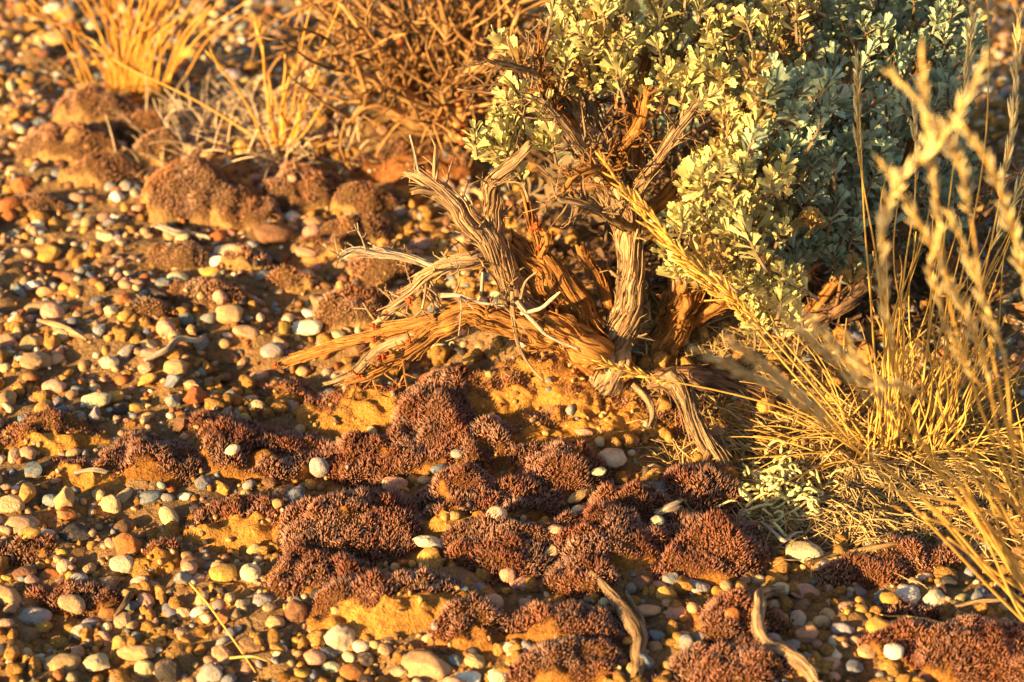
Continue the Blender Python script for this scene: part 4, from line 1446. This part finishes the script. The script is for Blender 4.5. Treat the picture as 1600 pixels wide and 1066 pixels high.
# ------------------------------------------------------------------ dead shrub behind
dp = ground(690, 205)
dead = empty("dead_shrub", dp)
tag(dead, "leafless dead shrub of tangled tan twigs with orange lichen, beyond the sagebrush", "shrub")
YD = float(dp[1])
dtw = Bag()
DW = np.array([0.56, 0.31, 0.12])
stems = [
    [(700, 215, 0, 14), (705, 160, 0, 13), (712, 100, 0, 12), (730, 40, 0, 10), (742, -40, 0, 7)],
    [(700, 200, 0, 12), (670, 140, .0, 11), (640, 80, .0, 9), (610, 30, .02, 7), (590, -30, .03, 4)],
    [(690, 205, -.01, 10), (640, 150, -.02, 8), (590, 125, -.03, 6), (530, 110, -.03, 4)],
    [(690, 210, -.01, 10), (630, 185, -.03, 8), (580, 165, -.04, 6), (540, 190, -.05, 4)],
    [(712, 100, 0, 9), (760, 55, -.01, 7), (800, 20, -.01, 6), (850, 30, -.01, 4)],
    [(705, 160, 0, 9), (760, 120, .02, 6), (800, 70, .03, 5), (820, 10, .03, 4)],
    [(705, 210, -.02, 9), (720, 180, -.04, 7), (715, 130, -.05, 5), (750, 100, -.05, 4)],
    [(640, 80, 0, 6), (660, 30, .0, 5), (690, -10, .02, 4)],
    [(700, 215, -.02, 8), (735, 215, -.05, 6), (700, 170, -.06, 4), (690, 140, -.06, 3)],
    [(690, 210, .01, 8), (560, 60, .04, 6), (520, 20, .04, 4), (500, -30, .05, 3)],
]
rs_ = np.random.default_rng(88)
for k in range(16):
    xb, x1, y1 = 690 + rs_.normal(0, 22), rs_.uniform(470, 880), rs_.uniform(-50, 150)
    d1 = rs_.uniform(-.06, .06)
    stems.append([(xb, 212, d1 * .2, 8), (xb * .7 + x1 * .3 + rs_.normal(0, 14), 212 * .6 + y1 * .4 + rs_.normal(0, 12), d1 * .5, 6.5), (xb * .35 + x1 * .65 + rs_.normal(0, 16), 212 * .3 + y1 * .7 + rs_.normal(0, 12), d1, 5), (x1, y1, d1 * 1.2, 3)])
for k, rows in enumerate(stems):
    pts = px_limb(rows, YD); pts[:, 3] *= 1.5
    V, F, G, line = limb_mesh(pts, seed=300 + k, k_max=24, step=.003)
    c = DW * rng.uniform(.75, 1.25) * (1 + 0.3 * fbm(V[:, 0] * 40, V[:, 1] * 40, V[:, 2] * 40, k, 2))[:, None]
    so = build("stem", V, F, M_WOOD, dead, origin=pts[0, :3], col=c, grain=G)
    dead_twigs(line, 13, 3000 + k, DW * rng.uniform(.6, 1.15), .03, .085, dtw, 1.7)
    if k in (1, 6, 8):
        for q in range(2):
            p = line[0][int(len(line[0]) * (0.3 + .3 * q))] + (0, -.006, .002)
            lb = Bag(); lichen_bag(lb, p, .0042, 800 + k * 5 + q)
            lb.build("lichen", M_LICHEN, so, p)
dtw.build("twigs", M_WOOD, dead, kind="stuff")

# ------------------------------------------------------------------ grasses
STRAW = np.array([0.66, 0.395, 0.09]); PALE = np.array([0.78, 0.62, 0.30])


def spikelets(bag, S, t0, n, ln, spread, col, r_):
    """a seed head along the last part of the stalk"""
    m = len(S)
    T = norm(np.gradient(S, axis=0))
    n = int(n * 1.5)
    for k in range(n):
        u = t0 + (1 - t0) * (k + r_.random()) / n
        f = u * (m - 1); i = int(min(f, m - 2)); f -= i
        p = S[i] * (1 - f) + S[i + 1] * f
        t = T[i]
        s = norm(np.cross(t, r_.normal(0, 1, 3)))
        prof = 0.55 + 0.6 * sin(pi * (u - t0) / (1 - t0) * .85 + .3)
        d = norm(t + s * spread * r_.uniform(.5, 1.9))
        L = ln * r_.uniform(.7, 1.25) * prof
        w = L * r_.uniform(.055, .09)
        a = p + s * 0.0006; 
        P4 = np.array([a, a + d * L * .3, a + d * L * .65, a + d * L])
        stick(P4, [w * .4, w, w * .75, w * .08], 4, col * r_.uniform(.75, 1.25), bag)


def stalk(root, S_ctrl, r0, r1, col, head=None, r_=None, name="stalk", sway=.004):
    S = spline(np.asarray(S_ctrl, float), 26)
    ph = r_.uniform(0, 9)
    t = np.linspace(0, 1, 26)
    S[:, 0] += sway * np.sin(t * 5 + ph) * t * (1 - t) * 2
    S[:, 2] += sway * np.sin(t * 4 + ph * 2) * t * (1 - t) * 2
    V, F, C, G = stick(S, np.linspace(r0, r1, 26), 6, col * r_.uniform(.8, 1.2), None, col * r_.uniform(.9, 1.3))
    o = build(name, V, F, M_GRASS, root, origin=S[0], col=C)
    if head:
        b = Bag()
        spikelets(b, S, head[0], head[1], head[2], head[3], head[4] if len(head) > 4 else PALE, r_)
        b.build("seed_head", M_GRASS, o, S[-1])
    return S


def blades(root, base, n, L0, L1, az, azs, lift, r_, col=STRAW, w=.0006, droop=1.0, spread=.012, name="blade"):
    for _ in range(n):
        a = az + r_.normal(0, azs)
        L = r_.uniform(L0, L1)
        e = lift + r_.normal(0, .22)
        d = np.array([cos(a) * cos(e), sin(a) * cos(e), sin(e)])
        p = np.asarray(base, float) + np.array([r_.normal(0, spread), r_.normal(0, spread * .7), 0])
        p[2] = float(hgt(p[0], p[1])) - .002
        u = np.linspace(0, 1, 9)
        S = p + np.outer(u * L, d)
        S[:, 2] -= droop * L * u ** 2.2 * r_.uniform(.15, .6)
        side = np.array([-sin(a), cos(a), 0]) * r_.normal(0, .14) * L
        S += np.outer(u ** 2, side)
        g_ = hgt(S[:, 0], S[:, 1]) + .0015
        S[:, 2] = np.maximum(S[:, 2], g_)
        V, F, C, G = stick(S, np.linspace(w, w * .35, 9) * r_.uniform(.7, 1.4), 4, col * r_.uniform(.7, 1.25))
        build(name, V, F, M_GRASS, root, origin=S[0], col=np.broadcast_to(C, (len(V), 3)))


r_ = np.random.default_rng(5)
# the tuft growing beside the sagebrush
gb_ = ground(1375, 722)
tuft = empty("grass_tuft", gb_)
tag(tuft, "dry golden bunchgrass with upright seed stalks growing beside the sagebrush", "grass")
YG = float(gb_[1])


def pxl(rows, Y0=YG):
    return np.array([at(px, py, Y0 + dy) for (px, py, dy) in rows])


heads = [
    ([(1330, 690, 0), (1240, 590, .0), (1160, 490, -.01), (1080, 410, -.02), (1010, 335, -.03), (940, 248, -.04)], (.42, 62, .010, .25, STRAW * 1.15)),
    ([(1350, 700, 0), (1270, 600, -.01), (1200, 520, -.02), (1130, 450, -.03), (1060, 390, -.035), (1000, 310, -.04)], (.5, 50, .010, .25, STRAW * 1.15)),
    ([(1340, 705, 0), (1240, 650, -.02), (1120, 610, -.03), (1010, 585, -.04), (920, 561, -.05)], (.7, 26, .008, .3, STRAW * 1.2)),
    ([(1360, 700, 0), (1290, 610, 0), (1230, 530, 0), (1190, 470, -.01), (1100, 470, -.01)], None),
    ([(1385, 705, 0), (1378, 560, .0), (1366, 400, .0), (1346, 240, .0), (1340, 85, .0)], (.74, 30, .008, .18, PALE)),
    ([(1380, 705, 0), (1362, 560, .0), (1356, 400, .0), (1350, 240, .0), (1340, 130, .0)], None),
    ([(1400, 705, 0), (1388, 560, .01), (1380, 420, .01), (1375, 320, .0), (1395, 250, -.01)], None),
    ([(1410, 705, 0), (1400, 560, .01), (1408, 420, .01), (1428, 300, .01), (1430, 160, .01)], (.78, 18, .008, .18)),
    ([(1430, 700, 0), (1450, 540, .01), (1480, 380, .02), (1500, 200, .02), (1520, 10, .02)], (.7, 36, .009, .2)),
    ([(1450, 700, 0), (1490, 500, .01), (1530, 260, .02), (1542, 100, .03), (1543, -40, .03)], None),
    ([(1460, 700, 0), (1510, 520, .0), (1560, 320, .0), (1590, 160, .0), (1590, 20, .0)], (.6, 50, .010, .2)),
    ([(1440, 700, 0), (1490, 560, .02), (1540, 420, .02), (1590, 300, .02), (1640, 200, .02)], (.6, 30, .009, .2)),
]
for S_, hd in heads:
    stalk(tuft, pxl(S_), .00075, .0004, STRAW, hd, r_)
# plain upright straws
for k in range(46):
    x0 = r_.uniform(1365, 1500); x1 = x0 + r_.normal(35, 45) + (x0 - 1400) * .4
    y1 = r_.uniform(300, 560)
    y0 = 706 - abs(x0 - 1400) * .1 + r_.uniform(-25, 10)
    d = r_.uniform(-.02, .05)
    stalk(tuft, pxl([(x0, y0, d * .3), ((x0 * 2 + x1) / 3 + r_.normal(0, 6), y0 * .67 + y1 * .33, d * .6), ((x0 + 2 * x1) / 3 + r_.normal(0, 8), y0 * .33 + y1 * .67, d), (x1, y1, d)]), .00062, .00035, STRAW * r_.uniform(.6, 1.05), None, r_, 'stalk', .014)
# basal leaves spilling to both sides
blades(tuft, ground(1330, 700), 50, .05, .11, pi * .97, .35, .30, r_, STRAW * 1.05, .00055)
blades(tuft, ground(1345, 715), 34, .03, .085, pi * 1.25, .6, .45, r_, STRAW, .00055)
blades(tuft, ground(1400, 705), 44, .04, .11, pi * .5, 1.1, 1.0, r_, STRAW * .95, .0006, .5, .02)
blades(tuft, ground(1450, 715), 40, .04, .10, -.1, .6, .55, r_, STRAW * 1.05, .00055)
blades(tuft, ground(1500, 690), 30, .03, .09, .8, .8, .8, r_, STRAW * .95, .00055, .7, .02)

# the nearer tuft, rooted just outside the frame, leaning across it
nb = ground(1660, 1010)
tuft2 = empty("grass_tuft", nb)
tag(tuft2, "thick yellow grass stems with feathery seed heads leaning in from the corner, out of focus", "grass")
YN = float(nb[1])
near_st = [
    ([(1640, 1010, 0), (1560, 930, -.01), (1470, 830, -.03), (1340, 700, -.06), (1230, 625, -.09), (1085, 545, -.12)], (.66, 74, .011, .22, PALE * .95)),
    ([(1645, 1000, 0), (1580, 930, -.01), (1480, 810, -.03), (1370, 720, -.06), (1260, 630, -.09), (1135, 525, -.12)], (.72, 66, .011, .22, PALE * .95)),
    ([(1650, 990, 0), (1590, 900, -.01), (1500, 790, -.04), (1400, 670, -.07), (1300, 560, -.1), (1185, 455, -.13)], (.68, 60, .010, .2, PALE)),
    ([(1650, 980, 0), (1590, 880, -.01), (1500, 760, -.05), (1420, 670, -.08), (1340, 590, -.1), (1240, 470, -.13)], (.66, 64, .011, .24, PALE)),
    ([(1655, 960, 0), (1600, 850, -.02), (1540, 740, -.05), (1450, 630, -.08), (1360, 590, -.11), (1320, 520, -.13)], (.7, 50, .010, .3, PALE * 1.05)),
    ([(1660, 960, 0), (1610, 830, -.02), (1560, 700, -.05), (1540, 560, -.08), (1490, 440, -.1), (1430, 330, -.12), (1375, 250, -.13)], (.55, 70, .011, .24, PALE)),
    ([(1660, 950, 0), (1620, 800, -.02), (1590, 640, -.06), (1540, 480, -.09), (1480, 330, -.11), (1400, 260, -.12)], None),
    ([(1640, 960, 0), (1530, 820, -.02), (1440, 680, -.05), (1390, 520, -.08), (1378, 370, -.1), (1400, 290, -.11), (1470, 220, -.12), (1540, 95, -.13)], (.58, 110, .012, .26, PALE * 1.1)),
    ([(1650, 950, 0), (1590, 720, -.03), (1545, 480, -.07), (1510, 300, -.1), (1475, 210, -.12), (1390, 112, -.13)], (.74, 50, .011, .28, PALE * 1.1)),
    ([(1650, 940, 0), (1560, 700, -.03), (1490, 480, -.07), (1462, 300, -.1), (1445, 190, -.12), (1440, 70, -.13)], (.68, 52, .010, .24, PALE * 1.05)),
    ([(1670, 940, 0), (1640, 700, -.03), (1610, 500, -.07), (1585, 380, -.1), (1550, 270, -.12), (1500, 190, -.13)], (.5, 90, .012, .24, PALE * 1.05)),
    ([(1680, 940, 0), (1660, 700, -.03), (1630, 500, -.07), (1600, 360, -.1), (1580, 260, -.12), (1545, 190, -.13)], (.5, 80, .012, .24, PALE)),
    ([(1670, 930, 0), (1600, 700, -.04), (1500, 560, -.08), (1460, 450, -.1), (1450, 420, -.11), (1470, 350, -.12)], (.6, 50, .010, .24, PALE * .95)),
    ([(1670, 950, 0), (1620, 860, -.02), (1590, 700, -.05), (1575, 560, -.08), (1520, 420, -.1), (1480, 330, -.11)], (.66, 46, .010, .24, PALE * .95)),
    ([(1690, 950, 0), (1650, 760, -.04), (1620, 560, -.08), (1600, 400, -.1), (1590, 300, -.12), (1580, 120, -.13)], (.6, 60, .011, .22, PALE)),
]
for k, (S_, hd) in enumerate(near_st):
    if k in (6, 11, 14): continue
    if hd: hd = (hd[0], int(hd[1] * .62), hd[2] * .82, hd[3] * .9, hd[4])
    stalk(tuft2, pxl(S_, YN), .0009, .00042, STRAW * 1.1, hd, r_)
for k in range(12):
    y0 = r_.uniform(880, 1040)
    stalk(tuft2, pxl([(1680, y0, 0), (1600, y0 - r_.uniform(20, 110), -.02), (1480 + r_.normal(0, 30), y0 - r_.uniform(130, 280), -.05)], YN), .0011, .0005, STRAW * 1.15, None, r_)
blades(tuft2, ground(1640, 1055), 12, .05, .09, pi, .3, .15, r_, STRAW * 1.1, .0008)

# far tufts
fb = ground(205, 150)
ft = empty("grass_tuft", fb)
tag(ft, "tall golden grass tuft standing on the far moss hummock", "grass")
YF = float(fb[1])
for k in range(64):
    x0 = 205 + r_.normal(0, 26)
    x1 = x0 + r_.normal(0, 55) + (x0 - 205) * 1.7
    y1 = r_.uniform(-110, 40)
    stalk(ft, pxl([(x0, 150 + r_.uniform(-8, 6), 0), ((x0 + x1) / 2 - (x1 - x0) * .08, 60 + y1 * .3, -.01), (x1, y1, -.02)], YF), .0007, .0004, STRAW * np.array([1.05, .88, .7]) * r_.uniform(.8, 1.2), None, r_)
stalk(ft, pxl([(250, 140, 0), (190, 95, -.01), (150, 70, -.015)], YF), .0012, .0008, STRAW * 1.1, None, r_)
blades(ft, fb, 40, .02, .05, pi * 1.5, 1.6, .7, r_, STRAW, .0007, .8, .014)
mb = ground(435, 240)
mt = empty("grass_tuft", mb)
tag(mt, "thin golden grass tuft with few stiff stalks on the broad moss hummock", "grass")
YM = float(mb[1])
for (x1, y1) in [(332, 85), (402, 35), (410, 70), (445, 85), (486, 10), (540, -20), (500, 110), (470, 150), (520, 140), (452, 120), (430, 150), (490, 130), (418, 140), (460, 100)]:
    xb = 435 + (x1 - 435) * .12
    stalk(mt, pxl([(xb, 240, 0), ((xb + x1) / 2 + r_.normal(0, 4), (240 + y1) / 2 + 8, -.005), (x1, y1, -.01)], YM), .0009, .0006, STRAW * np.array([1.05, .88, .7]) * r_.uniform(.85, 1.15), (.8, 10, .009, .15, STRAW) if y1 in (35, 85) and x1 < 410 else None, r_)
stalk(mt, pxl([(420, 225, 0), (300, 160, 0), (200, 105, .0), (148, 68, .0)], YM), .0009, .0005, STRAW * 1.1, (.85, 10, .009, .15, STRAW), r_)
stalk(mt, pxl([(437, 238, 0), (415, 270, -.02), (402, 300, -.035)], YM), .0011, .0009, STRAW, None, r_)
blades(mt, mb, 26, .02, .05, pi * 1.2, 1.2, .5, r_, np.array([.45, .3, .16]), .0007, 1, .012)
# curly dead grass
kb = ground(300, 215)
kt = empty("dead_grass_tuft", kb)
tag(kt, "curly grey-tan dead grass mat between the two far golden tufts", "grass")
for bx, by, nn_ in ((270, 200, 55), (310, 190, 60), (350, 215, 55), (390, 180, 45), (300, 240, 40), (420, 255, 40), (500, 240, 40), (480, 180, 30)):
    blades(kt, ground(bx, by), nn_ if nn_ < 40 else 36, .018, .055, r_.uniform(0, 6), 1.9, .9, r_, np.array([0.68, 0.50, 0.30]), .0007, .9, .018)

# ------------------------------------------------------------------ litter, lichen, sticks
lt = Bag()
n = 3200
for k in range(n):
    px = 1360 + r_.normal(0, 130); py = 770 + r_.normal(0, 48)
    if k % 5 == 0: px, py = r_.uniform(980, 1330), r_.uniform(560, 720)
    if k % 11 == 0: px, py = r_.uniform(820, 1600), r_.uniform(340, 560)
    if not (1000 < px < 1780): continue
    p = flat(px, py)
    a = r_.uniform(0, 2 * pi); L = r_.uniform(.008, .045)
    u = np.linspace(-.5, .5, 6)
    S = np.stack([p[0] + np.cos(a + u * r_.normal(0, .5)) * u * L, p[1] + np.sin(a + u * r_.normal(0, .5)) * u * L, np.zeros(6)], -1)
    S[:, 2] = hgt(S[:, 0], S[:, 1]) + r_.uniform(.0005, .006) + .003 * u * r_.normal()
    stick(S, r_.uniform(.0002, .0006) * np.array([.6, 1, 1, 1, .9, .5]), 3, np.array([.60, .41, .17]) * r_.uniform(.3, 1.3), lt)
o = lt.build("straw_litter", M_GRASS, kind="stuff")
tag(o, "scattered broken straw and leaf litter under the bunchgrass", "litter", kind="stuff")

# dark leaf duff added under the bush, standing in for shade
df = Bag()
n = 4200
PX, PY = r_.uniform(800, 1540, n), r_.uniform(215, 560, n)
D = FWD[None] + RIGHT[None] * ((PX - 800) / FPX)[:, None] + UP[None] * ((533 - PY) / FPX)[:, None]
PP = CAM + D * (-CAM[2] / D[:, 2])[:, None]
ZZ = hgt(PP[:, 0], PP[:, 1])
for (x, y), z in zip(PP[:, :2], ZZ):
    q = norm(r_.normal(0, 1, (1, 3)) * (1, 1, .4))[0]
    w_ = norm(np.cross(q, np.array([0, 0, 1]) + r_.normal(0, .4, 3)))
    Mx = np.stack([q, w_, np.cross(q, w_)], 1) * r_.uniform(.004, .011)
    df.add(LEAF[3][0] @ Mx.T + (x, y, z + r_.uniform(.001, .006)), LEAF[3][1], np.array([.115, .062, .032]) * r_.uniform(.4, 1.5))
o = df.build("shade_duff", M_LEAF, kind="stuff")
tag(o, "dark leaf duff added beneath the sagebrush to stand in for shade", "litter", kind="stuff")

# pale vagrant lichen: curled flattened lobes
lo = ground(1222, 765)
lroot = empty("lichen_clump", lo)
tag(lroot, "pale yellow curly lichen clump between moss cushion and bunchgrass", "lichen")
for k in range(170):
    px, py = 1222 + r_.normal(0, 34), 768 + r_.normal(0, 26)
    p = flat(px, py, float(lo[2])); p[2] = float(hgt(p[0], p[1])) + r_.uniform(.001, .009)
    L = r_.uniform(.010, .024)
    a = r_.uniform(0, 2 * pi); kap = r_.normal(0, 4.0)
    u = np.linspace(0, 1, 8)
    th = a + kap * u
    S = p + np.stack([np.cumsum(np.cos(th)) * L / 8, np.cumsum(np.sin(th)) * L / 8, .003 * np.sin(u * 4 + r_.uniform(0, 6))], -1)
    V, F, C, G = stick(S, r_.uniform(.0006, .0011) * np.array([.7, 1, .8, 1.1, .9, 1.2, 1.3, .6]), 5, np.array([.68, .60, .25]) * r_.uniform(.75, 1.15))
    build("lobe", V, F, M_LICHEN, lroot, origin=S[0], col=np.broadcast_to(C, (len(V), 3)))


def lone_stick(name, rows, col, seed, label, cat="stick", lift=.0, fork=None):
    pts = []
    for (px, py, z, r) in rows:
        p = ground(px, py)
        m = mpp(p)
        pts.append([p[0], p[1], p[2] + max(min(z, 6) / 1000, cush_h(p[0], p[1])) + r * m * .6, r * m])
    pts = np.array(pts)
    root = empty(name, pts[0, :3])
    tag(root, label, cat)
    V, F, G, line = limb_mesh(pts, seed=seed, k_max=44)
    c = np.asarray(col) * (1 + 0.3 * fbm(V[:, 0] * 50, V[:, 1] * 50, V[:, 2] * 50, seed, 2))[:, None]
    build("shaft", V, F, M_WOOD, root, col=c, grain=G)
    if fork:
        q = []
        for (px, py, z, r) in fork:
            p = ground(px, py); m = mpp(p)
            q.append([p[0], p[1], p[2] + max(min(z, 6) / 1000, cush_h(p[0], p[1])) + r * m * .6, r * m])
        V, F, G, line = limb_mesh(np.array(q), seed=seed + 1, k_max=30)
        build("side_branch", V, F, M_WOOD, root, col=np.broadcast_to(np.asarray(col), (len(V), 3)), grain=G)


lone_stick("forked_stick", [(922, 922, 6, 4), (945, 930, 5, 6), (962, 952, 4, 10), (978, 985, 2, 13), (995, 1015, 2, 15), (1000, 1040, 1, 14), (994, 1068, 0, 12)], GREYW * .62, 401,
           "forked dark weathered twig lying from the shaggy moss tuft to the bottom edge", fork=[(998, 1015, 3, 8), (1000, 985, 4, 7), (985, 955, 5, 5), (976, 942, 6, 3)])
lone_stick("curved_stick", [(1225, 940, 6, 7), (1198, 945, 6, 10), (1184, 965, 6, 11), (1180, 990, 5, 11), (1192, 1016, 4, 12), (1225, 1035, 2, 12), (1255, 1050, 1, 13), (1275, 1075, 0, 12)], GREYW * .95, 402,
           "hook-shaped pale brown stick curving round the grey-brown moss tuft")
lone_stick("short_stick", [(1022, 826, 13, 6), (1040, 818, 15, 8), (1058, 810, 16, 9)], PALEW, 403, "short broken pale stick resting on the wide moss cushion")
lone_stick("pale_twig", [(1188, 838, 4, 2), (1205, 848, 5, 3), (1218, 856, 8, 4), (1226, 860, 9, 4), (1240, 848, 12, 3), (1255, 846, 13, 2)], PALEW * 1.15, 404, "thin pale crooked twig draped on the big cream oval stone", "twig")
lone_stick("bark_strip", [(1260, 890, 3, 5), (1300, 880, 4, 6), (1340, 872, 4, 6), (1380, 866, 4, 5), (1430, 856, 5, 4)], np.array([.42, .24, .1]), 405, "long brown bark strip lying across the grass litter", "bark")
lone_stick("pale_twig", [(245, 362, 3, 5), (275, 374, 4, 7), (300, 376, 4, 6), (330, 380, 3, 4)], PALEW * 1.15, 406, "bleached pale twig lying on the far gravel", "twig")
lone_stick("brown_twig", [(60, 510, 4, 3), (90, 520, 5, 5), (120, 532, 4, 4), (138, 540, 3, 3)], GREYW * .8, 407, "straight brown twig lying on the middle gravel", "twig")
lone_stick("pale_twig", [(225, 575, 4, 4), (262, 562, 6, 6), (282, 545, 7, 5), (310, 548, 6, 4), (318, 540, 6, 3)], PALEW * 1.1, 408, "crooked pale twig behind the rounded tan stone", "twig")
lone_stick("pale_twig", [(118, 752, 4, 3), (150, 748, 5, 4), (172, 752, 4, 4)], PALEW * .95, 409, "small pale twig beyond the brown cone stone", "twig")
lone_stick("grey_twig", [(180, 975, 4, 3), (195, 960, 5, 5), (205, 940, 5, 4)], GREYW * .5, 410, "short dark twig among the near pebbles", "twig")
lone_stick("brown_twig", [(1490, 965, 14, 3), (1530, 955, 16, 4), (1570, 952, 16, 3)], GREYW, 411, "thin brown twig lying on the large soft moss cushion", "twig")

r_ = np.random.default_rng(19)
for k, (rows, lab) in enumerate([
    ([(298, 925, 6), (330, 965, 7), (370, 1020, 6), (400, 1060, 4)], "single yellow straw crossing the near pebbles"),
    ([(470, 575, 4), (520, 560, 6), (570, 540, 10)], "thin grey straw lying in the shade under the roots"),
    ([(360, 1040, 5), (395, 1040, 6), (420, 1043, 4)], "short pale straw among the dark pebbles at the bottom edge"),
]):
    S = []
    for (px, py, z) in rows:
        p = ground(px, py); p[2] += z / 1000; S.append(p)
    S = spline(np.array(S), 14)
    V, F, C, G = stick(S, np.linspace(.0007, .0004, 14), 6, STRAW * 1.1)
    o = build("straw", V, F, M_GRASS, None, S[0], np.broadcast_to(C, (len(V), 3)))
    tag(o, lab, "straw")
# the fallen grass seed under the root
p = ground(672, 566); p[2] += .012
b = Bag()
ax = norm(np.array([1.0, 0.1, 0.05]))
S = p + np.outer(np.linspace(-.5, .5, 7), ax) * .020
stick(S, np.array([.0002, .0009, .0016, .0018, .0013, .0008, .0002]), 6, PALE * 1.2, b)
sr = build("seed", np.concatenate(b.V), [np.concatenate(b.F[4]), np.concatenate(b.F[3])], M_GRASS, None, p, np.concatenate(b.C))
tag(sr, "pale pointed grass seed with curled awns lying under the arched root", "seed")
for q in range(3):
    u = np.linspace(0, 1, 14)[:, None]
    th = u * (3 + q) + q
    W = p - ax * (.009 - .012 * q) + np.hstack([.010 * u * np.cos(th), .004 * u, .014 * u * np.sin(th * .8 + .6)])
    V, F, C, G = stick(W, np.linspace(.0004, .0002, 14), 4, PALE)
    build("awn", V, F, M_GRASS, sr, W[0], np.broadcast_to(C, (len(V), 3)))

# ------------------------------------------------------------------ second sagebrush added out of view towards the sun, to shade the first one
u_ = np.array([cos(SUN_AZ), sin(SUN_AZ), 0]); v_ = np.array([-sin(SUN_AZ), cos(SUN_AZ), 0])
sc_ = u_ * -1.02 + v_ * -0.56
sc_[2] = float(hgt(sc_[0], sc_[1]))
shade = empty("sagebrush", sc_)
tag(shade, "added unseen sagebrush outside the frame on the sun side, to shade the other bush", "sagebrush")
LEAVES.clear(); twig = Bag()
r_ = np.random.default_rng(303)
CR = np.array([0.115, 0.115, 0.17]); CC_ = u_ * -1.02 + v_ * -0.29 + np.array([0, 0, 0.52])
for k in range(5):
    a = k * 1.26
    e = CC_ + np.array([cos(a) * .07, sin(a) * .07, .03])
    pts = np.array([[*sc_, .016], [*(sc_ * .75 + e * .25 + np.array([0, 0, .10]) + r_.normal(0, .012, 3)), .012], [*(sc_ * .35 + e * .65 + np.array([0, 0, .09]) + r_.normal(0, .015, 3)), .008], [*e, .004]])
    branch("trunk", pts, GREYW, 600 + k, 0, parent=shade, world=True, step=.004, k_max=30)
for k in range(210):
    d = norm(r_.normal(0, 1, 3)); rr_ = r_.uniform(.35, 1) ** .5
    tip = CC_ + d * CR * rr_ * (1 + .15 * vn(d[0] * 2, d[1] * 2, d[2] * 2, 55))
    sprig(tip, d * .5 + np.array([0, 0, .8]), .035, 13, .026, SAGE, True)
fol = Bag()
for (p, M, ln, v, c) in LEAVES:
    Vl, Fl = LEAF[v]
    fol.add(Vl @ (M * ln).T + p, Fl, c)
fol.build("foliage", M_LEAF, shade, kind="stuff")
twig.build("twigs", M_WOOD, shade, kind="stuff")
